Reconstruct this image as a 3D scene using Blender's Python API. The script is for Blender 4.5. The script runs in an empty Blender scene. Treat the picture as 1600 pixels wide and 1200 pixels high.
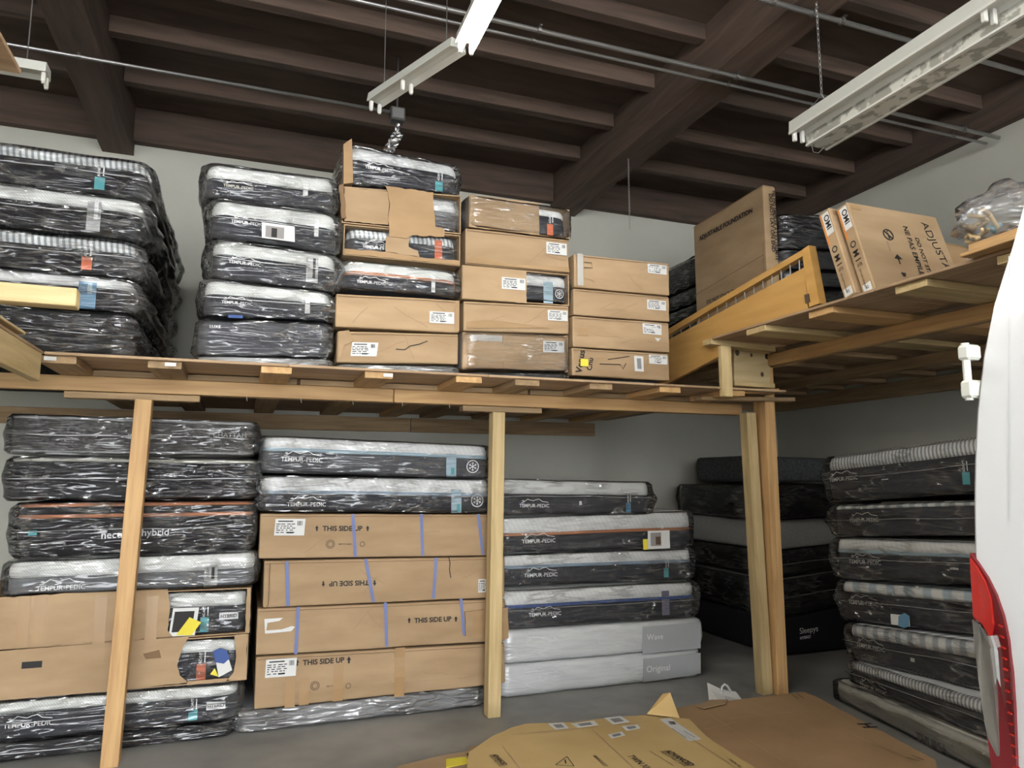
import bpy, math, random
from mathutils import Vector, Matrix, noise
random.seed(7)
S = bpy.context.scene
COL = S.collection
R = math.radians
# ------------------------------------------------------------------ camera
F_PX, CAM_H = 1122.0, 1.6
PITCH, YAW = math.atan(147 / 1122.0), R(20.4)
cam_d = bpy.data.cameras.new('camera'); cam = bpy.data.objects.new('camera', cam_d); COL.objects.link(cam)
cam.location = (0, 0, CAM_H); cam.rotation_euler = (math.pi / 2 + PITCH, 0, -YAW)
cam_d.sensor_fit = 'HORIZONTAL'; cam_d.sensor_width = 36.0; cam_d.lens = 36.0 * F_PX / 1600; cam_d.clip_start = 0.02
S.camera = cam
# ------------------------------------------------------------------ world, exposure
W = bpy.data.worlds.new('world'); S.world = W; W.use_nodes = True
W.node_tree.nodes['Background'].inputs[0].default_value = (0.94, 0.97, 1.0, 1)
W.node_tree.nodes['Background'].inputs[1].default_value = 4.8
S.view_settings.view_transform = 'Standard'; S.view_settings.look = 'None'
S.view_settings.gamma = 1.0; S.view_settings.use_curve_mapping = False
S.view_settings.exposure = 1.65
S.cycles.max_bounces = 4; S.cycles.diffuse_bounces = 2; S.cycles.use_light_tree = False; S.cycles.glossy_bounces = 2; S.cycles.transparent_max_bounces = 10; S.cycles.caustics_reflective = False; S.cycles.caustics_refractive = False; S.cycles.adaptive_threshold = 0.05
TUBE_POWER = 25.0
# ------------------------------------------------------------------ measuring helpers (a sight line meets a real plane)
_cp, _sp = math.cos(PITCH), math.sin(PITCH)
FWD = Vector((math.sin(YAW) * _cp, math.cos(YAW) * _cp, _sp)); RGT = Vector((math.cos(YAW), -math.sin(YAW), 0)); UPV = RGT.cross(FWD)
EYE = Vector((0, 0, CAM_H))
def ray(x, y): return RGT * ((x - 800) / F_PX) + UPV * ((600 - y) / F_PX) + FWD
def at_z(x, y, z): d = ray(x, y); return EYE + d * ((z - CAM_H) / d.z)
def at_y(x, y, Y): d = ray(x, y); return EYE + d * (Y / d.y)
def at_x(x, y, X): d = ray(x, y); return EYE + d * (X / d.x)

# ------------------------------------------------------------------ materials
MATS = {}
def new_mat(name):
    m = bpy.data.materials.new(name); m.use_nodes = True; MATS[name] = m
    nt = m.node_tree; return m, nt, nt.nodes['Principled BSDF']
def N(nt, typ, **kw):
    n = nt.nodes.new(typ)
    for k, v in kw.items():
        if k in n.inputs: n.inputs[k].default_value = v
        else: setattr(n, k, v)
    return n
def plain(name, col, rough=0.6, metal=0.0, spec=0.5, emit=None):
    m, nt, b = new_mat(name)
    b.inputs['Base Color'].default_value = (*col, 1); b.inputs['Roughness'].default_value = rough
    b.inputs['Metallic'].default_value = metal; b.inputs['Specular IOR Level'].default_value = spec
    if emit: b.inputs['Emission Color'].default_value = (*emit[0], 1); b.inputs['Emission Strength'].default_value = emit[1]
    return m
def noisy(name, c1, c2, scale=(4, 4, 4), nscale=3.0, detail=6.0, rough=0.7, bump=0.0, bscale=None, rand=0.0, dist=0.0, spec=0.4, lo=0.3, hi=0.7):
    m, nt, b = new_mat(name); L = nt.links.new
    tc = N(nt, 'ShaderNodeTexCoord'); mp = N(nt, 'ShaderNodeMapping'); mp.inputs['Scale'].default_value = scale
    L(tc.outputs['Object'], mp.inputs[0])
    oi = N(nt, 'ShaderNodeObjectInfo'); mu = N(nt, 'ShaderNodeMath', operation='MULTIPLY'); mu.inputs[1].default_value = 37.0
    L(oi.outputs['Random'], mu.inputs[0]); L(mu.outputs[0], mp.inputs['Location'])
    nz = N(nt, 'ShaderNodeTexNoise', Scale=nscale, Detail=detail, Distortion=dist); L(mp.outputs[0], nz.inputs['Vector'])
    cr = N(nt, 'ShaderNodeValToRGB'); L(nz.outputs[0], cr.inputs[0])
    cr.color_ramp.elements[0].color = (*c1, 1); cr.color_ramp.elements[0].position = lo
    cr.color_ramp.elements[1].color = (*c2, 1); cr.color_ramp.elements[1].position = hi
    out = cr.outputs[0]
    if rand:
        hs = N(nt, 'ShaderNodeHueSaturation'); mr = N(nt, 'ShaderNodeMapRange')
        mr.inputs['To Min'].default_value = 1 - rand; mr.inputs['To Max'].default_value = 1 + rand
        L(oi.outputs['Random'], mr.inputs[0]); L(mr.outputs[0], hs.inputs['Value']); L(out, hs.inputs['Color']); out = hs.outputs[0]
    L(out, b.inputs['Base Color']); b.inputs['Roughness'].default_value = rough; b.inputs['Specular IOR Level'].default_value = spec
    if bump:
        bp = N(nt, 'ShaderNodeBump', Strength=bump, Distance=0.01)
        if bscale:
            n2 = N(nt, 'ShaderNodeTexNoise', Scale=bscale, Detail=3.0); L(tc.outputs['Object'], n2.inputs['Vector']); L(n2.outputs[0], bp.inputs['Height'])
        else: L(nz.outputs[0], bp.inputs['Height'])
        L(bp.outputs[0], b.inputs['Normal'])
    return m
# wood: grain along local x
noisy('fir', (.47, .27, .115), (.66, .42, .19), (0.6, 9, 9), 3.0, 6, .62, .15, rand=.16, dist=.5)
noisy('pine', (.50, .36, .17), (.70, .54, .29), (0.6, 8, 8), 3.0, 6, .65, .15, rand=.14, dist=.4)
noisy('old_lumber', (.26, .17, .09), (.44, .30, .165), (0.6, 8, 8), 3.0, 6, .75, .2, rand=.18, dist=.4)
noisy('plywood', (.34, .22, .13), (.52, .36, .22), (0.8, 5, 5), 2.0, 5, .7, .08, rand=.12, dist=1.2)
noisy('plywood_pale', (.58, .43, .22), (.72, .57, .33), (0.8, 5, 5), 2.0, 5, .7, .08, dist=1.2)
noisy('bed_wood', (.60, .33, .095), (.68, .40, .13), (12, 1.2, 12), 1.5, 3, .35, .0)
noisy('roof_wood', (.068, .047, .036), (.14, .092, .068), (0.5, 5, 5), 2.5, 8, .8, .3, rand=.25, dist=.6)
noisy('roof_deck', (.078, .054, .042), (.14, .095, .072), (0.6, 3, 3), 2.0, 8, .85, .2, dist=.8)
noisy('concrete', (.22, .218, .205), (.38, .375, .35), (1, 1, 1), 1.6, 12, .5, .06, lo=.36, hi=.66)
noisy('wall_paint', (.50, .49, .425), (.57, .56, .49), (1, 1, 1), 1.2, 6, .8, .03)
CB = dict(scale=(1.5, 1.5, 5), nscale=1.5, detail=8, rough=.75, bump=.30, spec=.25)
noisy('cardboard', (.375, .25, .14), (.49, .34, .20), rand=.07, **CB)
noisy('cardboard_yellow', (.56, .39, .165), (.66, .475, .22), **CB)
noisy('cardboard_brown', (.37, .235, .12), (.47, .305, .165), **CB)
plain('crease', (.33, .215, .115), .6); plain('cardboard_edge', (.22, .13, .065), .8)
def fabric(name, c, var=.12, sc=60):
    return noisy(name, tuple(v * (1 - var) for v in c), tuple(v * (1 + var) for v in c), (1, 1, 1), sc, 3, .9, .12, bscale=250, spec=.2)
fabric('fabric_charcoal', (.040, .042, .050)); fabric('fabric_black', (.016, .016, .019)); fabric('fabric_slate', (.085, .088, .098))
fabric('fabric_grey', (.17, .175, .18)); fabric('fabric_heather', (.085, .082, .080), .35, 40); fabric('fabric_silver', (.46, .46, .45)); fabric('fabric_dark_heather', (.09, .095, .10), .3, 40)
fabric('fabric_cream', (.62, .60, .52), .05)
def knit(name, c1, c2, ang, scale):
    m, nt, b = new_mat(name); L = nt.links.new
    tc = N(nt, 'ShaderNodeTexCoord'); mp = N(nt, 'ShaderNodeMapping'); mp.inputs['Rotation'].default_value = (0, ang, 0)
    wv = N(nt, 'ShaderNodeTexWave', Scale=scale); cr = N(nt, 'ShaderNodeValToRGB')
    cr.color_ramp.elements[0].color = (*c1, 1); cr.color_ramp.elements[1].color = (*c2, 1); cr.color_ramp.elements[0].position = .25; cr.color_ramp.elements[1].position = .6
    bp = N(nt, 'ShaderNodeBump', Strength=.3, Distance=.004)
    L(tc.outputs['Object'], mp.inputs[0]); L(mp.outputs[0], wv.inputs['Vector']); L(wv.outputs[0], cr.inputs[0]); L(cr.outputs[0], b.inputs['Base Color'])
    L(wv.outputs[0], bp.inputs['Height']); L(bp.outputs[0], b.inputs['Normal']); b.inputs['Roughness'].default_value = .9
    return m
knit('knit_white', (.74, .76, .73), (.88, .88, .84), R(40), 26)
knit('knit_plain', (.82, .83, .82), (.88, .88, .86), R(25), 9)
knit('knit_ribbed', (.33, .36, .38), (.86, .87, .85), R(8), 11)
knit('knit_wide', (.45, .49, .52), (.86, .87, .85), R(12), 3.2)
knit('knit_pale_blue', (.50, .60, .66), (.86, .87, .85), R(15), 2.2)
for nm, c in dict(ink=(.018, .016, .015), ink_brown=(.10, .065, .04), white_print=(.90, .90, .89), cream_print=(.80, .78, .66), paper=(.72, .72, .70), ink_grey=(.25, .25, .25), print_grey=(.36, .37, .38),
                  teal=(.10, .42, .45), orange=(.72, .17, .07), tag_blue=(.13, .28, .42), pale_blue=(.42, .56, .64), strap_blue=(.17, .21, .42), yellow=(.80, .68, .06),
                  pipe_orange=(.52, .20, .09), pipe_blue=(.30, .40, .50), navy=(.05, .10, .30), violet_grey=(.22, .20, .28), photo_grey=(.30, .28, .27), label_orange=(.70, .24, .04)).items():
    plain(nm, c, .7)
plain('tape', (.40, .25, .12), .28); plain('silver_tape', (.60, .57, .52), .22, .2)
plain('white_enamel', (.66, .66, .60), .4); plain('socket_white', (.75, .74, .68), .45)
noisy('peeling_enamel', (.36, .35, .30), (.68, .67, .60), (3, 3, 3), 4, 6, .5, .1, lo=.46, hi=.52)
plain('galvanised', (.42, .41, .40), .38, .8); plain('steel_dark', (.20, .19, .18), .45, .8)
plain('van_paint', (.66, .67, .68), .22, 0, .6); plain('van_trim', (.03, .03, .03), .6); plain('rubber', (.02, .02, .02), .8); plain('van_seam', (.58, .59, .60), .5)
plain('lens_red', (.15, .008, .012), .12, 0, .7); plain('lens_bright_red', (.40, .02, .015), .10, 0, .7); plain('lens_clear', (.38, .36, .33), .06, .75); plain('tube_off', (.7, .7, .68), .3)
plain('tube_lit', (.9, .9, .9), .3, emit=((1.0, .98, .93), TUBE_POWER))
plain('foil', (.62, .62, .63), .22, .9); plain('spindle', (.30, .29, .27), .4, .6); plain('peg_wood', (.62, .46, .26), .6); plain('peg_blue', (.25, .50, .60), .6)
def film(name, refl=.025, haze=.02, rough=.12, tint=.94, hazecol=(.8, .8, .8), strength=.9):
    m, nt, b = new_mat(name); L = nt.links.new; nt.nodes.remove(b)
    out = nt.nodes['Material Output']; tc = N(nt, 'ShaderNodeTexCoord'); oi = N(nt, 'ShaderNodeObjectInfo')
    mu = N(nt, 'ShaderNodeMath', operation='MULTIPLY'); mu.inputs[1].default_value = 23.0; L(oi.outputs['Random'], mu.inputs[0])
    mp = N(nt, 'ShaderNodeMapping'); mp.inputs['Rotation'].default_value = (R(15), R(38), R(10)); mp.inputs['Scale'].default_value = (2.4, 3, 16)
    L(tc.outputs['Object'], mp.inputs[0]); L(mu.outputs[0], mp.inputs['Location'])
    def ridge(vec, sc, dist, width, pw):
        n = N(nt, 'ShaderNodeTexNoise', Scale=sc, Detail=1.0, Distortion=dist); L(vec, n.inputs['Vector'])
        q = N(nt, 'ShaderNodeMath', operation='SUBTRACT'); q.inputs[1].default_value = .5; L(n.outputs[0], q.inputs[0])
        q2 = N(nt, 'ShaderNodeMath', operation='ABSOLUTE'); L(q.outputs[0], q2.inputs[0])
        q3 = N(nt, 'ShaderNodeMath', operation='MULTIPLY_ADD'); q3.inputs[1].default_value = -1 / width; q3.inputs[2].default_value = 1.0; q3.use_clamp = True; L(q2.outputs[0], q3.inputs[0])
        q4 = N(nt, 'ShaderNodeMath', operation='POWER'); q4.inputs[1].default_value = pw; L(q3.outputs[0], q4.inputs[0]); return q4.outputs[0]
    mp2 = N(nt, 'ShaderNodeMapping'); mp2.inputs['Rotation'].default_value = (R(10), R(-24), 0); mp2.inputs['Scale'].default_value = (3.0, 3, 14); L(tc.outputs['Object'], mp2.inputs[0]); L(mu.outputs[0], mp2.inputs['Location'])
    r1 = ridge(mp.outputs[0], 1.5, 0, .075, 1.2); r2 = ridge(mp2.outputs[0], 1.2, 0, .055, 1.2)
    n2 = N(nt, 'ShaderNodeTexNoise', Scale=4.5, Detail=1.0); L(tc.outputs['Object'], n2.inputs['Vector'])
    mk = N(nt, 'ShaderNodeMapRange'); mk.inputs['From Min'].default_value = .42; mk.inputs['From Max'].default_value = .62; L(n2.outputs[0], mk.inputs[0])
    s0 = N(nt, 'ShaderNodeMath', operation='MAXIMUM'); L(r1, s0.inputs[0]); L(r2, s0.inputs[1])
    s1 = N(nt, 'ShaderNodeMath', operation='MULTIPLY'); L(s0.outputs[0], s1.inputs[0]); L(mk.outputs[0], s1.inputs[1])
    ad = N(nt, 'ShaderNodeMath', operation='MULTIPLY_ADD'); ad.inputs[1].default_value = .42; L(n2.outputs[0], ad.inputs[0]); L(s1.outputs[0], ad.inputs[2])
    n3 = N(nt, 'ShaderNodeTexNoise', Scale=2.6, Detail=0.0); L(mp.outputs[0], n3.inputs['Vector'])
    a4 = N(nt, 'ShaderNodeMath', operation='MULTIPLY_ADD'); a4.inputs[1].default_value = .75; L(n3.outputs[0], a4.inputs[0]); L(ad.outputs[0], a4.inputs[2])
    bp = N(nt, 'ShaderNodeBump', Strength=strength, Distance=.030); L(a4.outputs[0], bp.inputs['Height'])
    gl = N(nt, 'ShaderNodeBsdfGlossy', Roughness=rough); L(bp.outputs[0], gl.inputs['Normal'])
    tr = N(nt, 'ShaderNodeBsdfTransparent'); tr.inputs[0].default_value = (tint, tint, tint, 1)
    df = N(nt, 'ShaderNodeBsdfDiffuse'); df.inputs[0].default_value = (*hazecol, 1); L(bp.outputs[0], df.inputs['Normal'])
    m1 = N(nt, 'ShaderNodeMixShader'); hz_ = N(nt, 'ShaderNodeMath', operation='MULTIPLY_ADD'); hz_.inputs[1].default_value = .22 * strength; hz_.use_clamp = True; at = N(nt, 'ShaderNodeAttribute', attribute_name='fold'); fo = N(nt, 'ShaderNodeMath', operation='MULTIPLY_ADD'); fo.inputs[1].default_value = .20; fo.inputs[2].default_value = haze; L(at.outputs['Fac'], fo.inputs[0]); L(fo.outputs[0], hz_.inputs[2]); L(s1.outputs[0], hz_.inputs[0]); L(hz_.outputs[0], m1.inputs[0]); L(tr.outputs[0], m1.inputs[1]); L(df.outputs[0], m1.inputs[2])  # ridges whitened: crease haze plus streak highlights put into the colour
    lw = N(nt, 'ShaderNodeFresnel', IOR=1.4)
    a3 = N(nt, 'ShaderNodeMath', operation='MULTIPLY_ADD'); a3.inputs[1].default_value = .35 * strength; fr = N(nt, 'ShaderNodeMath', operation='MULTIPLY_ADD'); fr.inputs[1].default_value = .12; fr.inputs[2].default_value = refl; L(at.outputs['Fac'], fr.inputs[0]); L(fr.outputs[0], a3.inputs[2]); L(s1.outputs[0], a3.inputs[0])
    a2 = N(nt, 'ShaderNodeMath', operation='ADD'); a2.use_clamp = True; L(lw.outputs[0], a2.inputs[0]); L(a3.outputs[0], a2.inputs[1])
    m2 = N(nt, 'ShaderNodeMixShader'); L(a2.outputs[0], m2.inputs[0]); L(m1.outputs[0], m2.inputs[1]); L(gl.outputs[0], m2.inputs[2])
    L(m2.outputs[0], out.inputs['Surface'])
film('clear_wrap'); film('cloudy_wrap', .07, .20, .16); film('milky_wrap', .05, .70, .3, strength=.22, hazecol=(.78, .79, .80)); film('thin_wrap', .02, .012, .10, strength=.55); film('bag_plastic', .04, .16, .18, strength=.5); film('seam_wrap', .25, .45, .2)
def M(k): return MATS[k]

# ------------------------------------------------------------------ object helpers
def link(name, verts, faces, mat, parent=None, smooth=False, mats=None):
    me = bpy.data.meshes.new(name); me.from_pydata([tuple(v) for v in verts], [], faces); me.update()
    me.materials.append(M(mat))
    if smooth: me.polygons.foreach_set('use_smooth', [True] * len(me.polygons))
    o = bpy.data.objects.new(name, me); COL.objects.link(o)
    if parent: o.parent = parent
    return o
def tag(o, label, cat, group=None, kind=None):
    if label: o['label'] = label
    if cat: o['category'] = cat
    if group: o['group'] = group
    if kind: o['kind'] = kind
    return o
def thing(name, label, cat, loc=(0, 0, 0), rz=0.0, group=None):
    o = bpy.data.objects.new(name, None); COL.objects.link(o); o.location = loc; o.rotation_euler = (0, 0, rz); o.empty_display_size = .1
    return tag(o, label, cat, group)
def structure(o): o['kind'] = 'structure'; return o
class MB:
    def __init__(s): s.v = []; s.f = []
    def add(s, v, f): n = len(s.v); s.v += [tuple(p) for p in v]; s.f += [tuple(i + n for i in q) for q in f]; return s
    def box(s, x0, x1, y0, y1, z0, z1):
        return s.add([(x0, y0, z0), (x1, y0, z0), (x1, y1, z0), (x0, y1, z0), (x0, y0, z1), (x1, y0, z1), (x1, y1, z1), (x0, y1, z1)],
                     [(0, 3, 2, 1), (4, 5, 6, 7), (0, 1, 5, 4), (1, 2, 6, 5), (2, 3, 7, 6), (3, 0, 4, 7)])
    def bbox(s, x0, x1, y0, y1, z0, z1, b=.004):
        v = []
        for ax in range(3):
            for sx in (0, 1):
                for sy in (0, 1):
                    for sz in (0, 1):
                        c = [(x0, x1)[sx], (y0, y1)[sy], (z0, z1)[sz]]; sg = [1 - 2 * sx, 1 - 2 * sy, 1 - 2 * sz]
                        for k in range(3):
                            if k != ax: c[k] += sg[k] * b
                        v.append(tuple(c))
        i = lambda ax, a, b_, c: ax * 8 + a * 4 + b_ * 2 + c
        f = []
        for a in (0, 1):
            q = [i(0, a, 0, 0), i(0, a, 1, 0), i(0, a, 1, 1), i(0, a, 0, 1)]; f.append(tuple(q if a else q[::-1]))
            q = [i(1, 0, a, 0), i(1, 0, a, 1), i(1, 1, a, 1), i(1, 1, a, 0)]; f.append(tuple(q if a else q[::-1]))
            q = [i(2, 0, 0, a), i(2, 1, 0, a), i(2, 1, 1, a), i(2, 0, 1, a)]; f.append(tuple(q if a else q[::-1]))
        for a in (0, 1):
            for c in (0, 1):
                f.append((i(0, a, c, 0), i(0, a, c, 1), i(1, a, c, 1), i(1, a, c, 0)))
                f.append((i(0, a, 0, c), i(0, a, 1, c), i(2, a, 1, c), i(2, a, 0, c)))
                f.append((i(1, 0, a, c), i(1, 1, a, c), i(2, 1, a, c), i(2, 0, a, c)))
        for a in (0, 1):
            for b_ in (0, 1):
                for c in (0, 1): f.append((i(0, a, b_, c), i(1, a, b_, c), i(2, a, b_, c)))
        return s.add(v, f)
    def tube(s, pts, r, n=8, closed=False):
        pts = [Vector(p) for p in pts]; rings = []
        for k, p in enumerate(pts):
            a = pts[max(k - 1, 0)] if not closed else pts[k - 1]; b = pts[min(k + 1, len(pts) - 1)] if not closed else pts[(k + 1) % len(pts)]
            t = (b - a).normalized(); u = t.cross(Vector((0, 0, 1)))
            if u.length < .05: u = t.cross(Vector((0, 1, 0)))
            u.normalize(); w = t.cross(u)
            rings.append([p + u * math.cos(2 * math.pi * j / n) * r + w * math.sin(2 * math.pi * j / n) * r for j in range(n)])
        v = [q for g in rings for q in g]; f = []
        m = len(pts)
        for k in range(m if closed else m - 1):
            k2 = (k + 1) % m
            for j in range(n): f.append((k * n + j, k * n + (j + 1) % n, k2 * n + (j + 1) % n, k2 * n + j))
        if not closed: f += [tuple(range(n))[::-1], tuple((m - 1) * n + j for j in range(n))]
        return s.add(v, f)
    def prism(s, a, b):      # two matching loops
        n = len(a); return s.add(list(a) + list(b), [tuple(range(n))[::-1], tuple(range(n, 2 * n))] + [(k, (k + 1) % n, n + (k + 1) % n, n + k) for k in range(n)])
    def build(s, name, mat, parent=None, smooth=False): return link(name, s.v, s.f, mat, parent, smooth)
def plank(name, parent, p0, p1, w, t, mat, up=(0, 0, 1), b=.003):
    """board from p0 to p1, w wide, t thick (t along up); grain along its own x"""
    p0, p1 = Vector(p0), Vector(p1); x = (p1 - p0); L = x.length; x.normalize(); y = Vector(up).cross(x).normalized(); z = x.cross(y)
    o = MB().bbox(-L / 2, L / 2, -w / 2, w / 2, -t / 2, t / 2, b).build(name, mat, parent)
    c = (p0 + p1) / 2; o.matrix_local = Matrix(((x.x, y.x, z.x, c.x), (x.y, y.y, z.y, c.y), (x.z, y.z, z.z, c.z), (0, 0, 0, 1)))
    return o
_TXT = {}
def text_mesh(txt, bold=0.0):
    k = (txt, bold)
    if k not in _TXT:
        c = bpy.data.curves.new('t', 'FONT'); c.body = txt; c.resolution_u = 3; c.offset = bold
        o = bpy.data.objects.new('t', c); COL.objects.link(o); dg = bpy.context.evaluated_depsgraph_get(); me = o.evaluated_get(dg).to_mesh()
        v = [(p.co.x, p.co.y) for p in me.vertices]; f = [tuple(q.vertices) for q in me.polygons]
        o.evaluated_get(dg).to_mesh_clear(); bpy.data.objects.remove(o); bpy.data.curves.remove(c)
        x0 = min(p[0] for p in v); x1 = max(p[0] for p in v); y0 = min(p[1] for p in v); y1 = max(p[1] for p in v)
        _TXT[k] = ([((p[0] - x0) / (x1 - x0), (p[1] - y0) / (x1 - x0)) for p in v], f, (y1 - y0) / (x1 - x0))
    return _TXT[k]
def soft_shell(w, d, prof, rc, nf, ns, fn, caps=True):
    """rounded-rectangle rings; prof = (inset, t); fn(x, y, t, nx, ny) -> local point"""
    pl = []
    rc = min(rc, d * .45, w * .45)
    def arc(cx, cy, a0):
        for k in range(7): a = a0 + k * math.pi / 12; pl.append((cx + rc * math.cos(a), cy + rc * math.sin(a), math.cos(a), math.sin(a)))
    for k in range(1, nf): pl.append((-w / 2 + rc + (w - 2 * rc) * k / nf, 0, 0, -1))
    arc(w / 2 - rc, rc, -math.pi / 2)
    for k in range(1, ns): pl.append((w / 2, rc + (d - 2 * rc) * k / ns, 1, 0))
    arc(w / 2 - rc, d - rc, 0)
    for k in range(1, 4): pl.append((w / 2 - rc - (w - 2 * rc) * k / 4, d, 0, 1))
    arc(-w / 2 + rc, d - rc, math.pi / 2)
    for k in range(1, ns): pl.append((-w / 2, d - rc - (d - 2 * rc) * k / ns, -1, 0))
    arc(-w / 2 + rc, rc, math.pi)
    n = len(pl); v = []; f = []
    for ins, t in prof:
        for x, y, nx, ny in pl: v.append(fn(x - nx * ins, y - ny * ins, t, nx, ny))
    for r in range(len(prof) - 1):
        for j in range(n): f.append((r * n + j, r * n + (j + 1) % n, (r + 1) * n + (j + 1) % n, (r + 1) * n + j))
    if caps: f += [tuple(range(n))[::-1], tuple((len(prof) - 1) * n + j for j in range(n))]
    return v, f

class Block:
    """a box-like thing whose front face lies in an upright plane through P turned by rz; corners given as sight lines"""
    def __init__(s, name, label, cat, group, P, rz, depth, xl, xr, tl, tr, bl, br, base=None, top=None, gap=.004, ext=(0, 0), level=False):
        s.P = Vector(P); s.rz = rz; s.ux = Vector((math.cos(rz), math.sin(rz), 0)); s.n = Vector((-math.sin(rz), math.cos(rz), 0))
        a, b, c, d = s.hit(xl, tl), s.hit(xr, tr), s.hit(xl, bl), s.hit(xr, br)
        u0 = ((a[0] + c[0]) / 2); u1 = ((b[0] + d[0]) / 2)
        s.zb = [c[1], d[1]]; s.zt = [a[1] - gap, b[1] - gap]
        if base is not None: s.zb = [base, base]
        if top is not None: s.zt = [top, top]
        w_ = u1 - u0
        if level: s.zb = [s.zb[1]] * 2; s.zt = [s.zt[1]] * 2
        for q in (s.zb, s.zt):
            k = (q[1] - q[0]) / w_; q[0] -= k * ext[0]; q[1] += k * ext[1]
        u0 -= ext[0]; u1 += ext[1]
        s.w = u1 - u0; s.d = depth; s.uc = (u0 + u1) / 2; s.z0 = min(s.zb); s.h = (sum(s.zt) - sum(s.zb)) / 2
        o = s.P + s.ux * s.uc; s.e = thing(name, label, cat, (o.x, o.y, s.z0), rz, group)
        s.slope = ((s.zb[1] - s.zb[0]) + (s.zt[1] - s.zt[0])) / 2 / s.w
        s.seed = random.random() * 100; s.kind = 'm'; s.surf = lambda x, z: 0.0
    def hit(s, px, py):
        d = ray(px, py); t = (s.P - EYE).dot(s.n) / d.dot(s.n); p = EYE + d * t
        return (p - s.P).dot(s.ux), p.z
    def loc(s, px, py): u, z = s.hit(px, py); return u - s.uc, z - s.z0
    def zz(s, x, t):
        k = x / s.w + .5; b = s.zb[0] * (1 - k) + s.zb[1] * k; q = s.zt[0] * (1 - k) + s.zt[1] * k
        return b + (q - b) * t - s.z0
    # --- features printed or stuck on the front
    def flat(s, name, mat, polys, c, off=.004, parent=None, rot=0.0):
        mb = MB(); ca, sa = math.cos(rot), math.sin(rot)
        for p, f in polys:
            mb.add([(c[0] + x * ca - z * sa, -off - s.surf(c[0] + x * ca - z * sa, c[1] + x * sa + z * ca), c[1] + (x * sa + z * ca) + s.slope * (x * ca - z * sa)) for x, z in p], f)
        return mb.build(name, mat, parent or s.e)
    def text(s, txt, xl, xr, py, mat='ink', bold=.0, off=.004, name='lettering', flip=False, hmul=1.0, rot=0.0, at=None):
        v, f, asp = text_mesh(txt, bold); yl, yr = py if isinstance(py, tuple) else (py, py); a = s.loc(xl, yl); b = s.loc(xr, yr); w = abs(b[0] - a[0]); c = ((a[0] + b[0]) / 2, (a[1] + b[1]) / 2)
        pts = [((x - .5) * w, (y - asp / 2) * w * hmul) for x, y in v]
        if flip: pts = [(-x, -y) for x, y in pts]
        return s.flat(name, mat, [(pts, f)], c, off, rot=rot)
    def rect(s, name, mat, xl, xr, yt, yb, off=.004, thick=.0015, skew=0, parent=None):
        a, b = s.loc(xl, yt), s.loc(xr, yb); z0, z1 = min(a[1], b[1]), max(a[1], b[1]); xm = (a[0] + b[0]) / 2
        def P(x, y, z): return (x + skew * (z - z0), y, z + s.slope * (x - xm))
        n_ = max(1, int((b[0] - a[0]) / .06)); m_ = max(1, int((z1 - z0) / .06)); lo = []
        for i in range(n_ + 1):
            for j in range(m_ + 1): x, y, z = P(a[0] + (b[0] - a[0]) * i / n_, 0, z0 + (z1 - z0) * j / m_); lo.append((x, -off - thick - s.surf(x, z), z))
        return MB().add(lo, [(i * (m_ + 1) + j, (i + 1) * (m_ + 1) + j, (i + 1) * (m_ + 1) + j + 1, i * (m_ + 1) + j + 1) for i in range(n_) for j in range(m_)]).build(name, mat, parent or s.e)
    def poly(s, name, mat, pts, off=.002, thick=.006, jag=0.0, parent=None):
        q = [s.loc(*p) for p in pts]; r = []
        for k in range(len(q)):
            a, b = q[k], q[(k + 1) % len(q)]; L = math.hypot(b[0] - a[0], b[1] - a[1]); m = max(1, int(L / .03)) if jag else 1
            for j in range(m):
                u = j / m; w = jag if j else 0
                r.append((a[0] + (b[0] - a[0]) * u + random.uniform(-w, w), a[1] + (b[1] - a[1]) * u + random.uniform(-w, w)))
        lo = [(x, -off - s.surf(x, z), z) for x, z in r]; hi = [(x, y - thick, z) for x, y, z in lo]
        return MB().prism(lo, hi).build(name, mat, parent or s.e)
    def shipping_label(s, xl, xr, yt, yb, off=.005, skew=0, dense=True):
        o = s.rect('shipping_label', 'paper', xl, xr, yt, yb, off, skew=skew)
        a, b = s.loc(xl, yt), s.loc(xr, yb); w = b[0] - a[0]; h = a[1] - b[1]; c = ((a[0] + b[0]) / 2, (a[1] + b[1]) / 2); rects = []
        rr = random.Random(int(xl * 7 + yt))
        def q(u0, u1, v0, v1): rects.append(([(w * (u0 - .5), h * (v0 - .5)), (w * (u1 - .5), h * (v0 - .5)), (w * (u1 - .5), h * (v1 - .5)), (w * (u0 - .5), h * (v1 - .5))], [(0, 1, 2, 3)]))
        q(.12, .62, .82, .89)
        for v in (.66, .54, .42, .30, .16):
            u = .06
            while u < .62:
                l = rr.uniform(.05, .16); q(u, min(u + l, .7), v, v + .05); u += l + rr.uniform(.02, .08)
        q(.42, .64, .13, .22)
        for k in range(9): q(.76 + k * .02, .76 + k * .02 + rr.uniform(.005, .014), .60, .88)
        s.flat('label_print', 'ink', rects, c, off + .0025, parent=o); return o
    def strap(s, x0, y0, x1, y1, mat='strap_blue', w=.022):
        a, b = s.loc(x0, y0), s.loc(x1, y1); h = w / 2
        v = []
        for k in range(9): x = a[0] + (b[0] - a[0]) * k / 8; z = a[1] + (b[1] - a[1]) * k / 8; y = -.006 - s.surf(x, z); v += [(x - h, y, z), (x + h, y, z)]
        return MB().add(v, [(2 * k, 2 * k + 1, 2 * k + 3, 2 * k + 2) for k in range(8)]).build('strap', mat, s.e)
    def line(s, name, mat, pts, w=.006, off=.005):
        q = [s.loc(*p) for p in pts]; return s.ribbon(name, mat, q, w, off)
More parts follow.
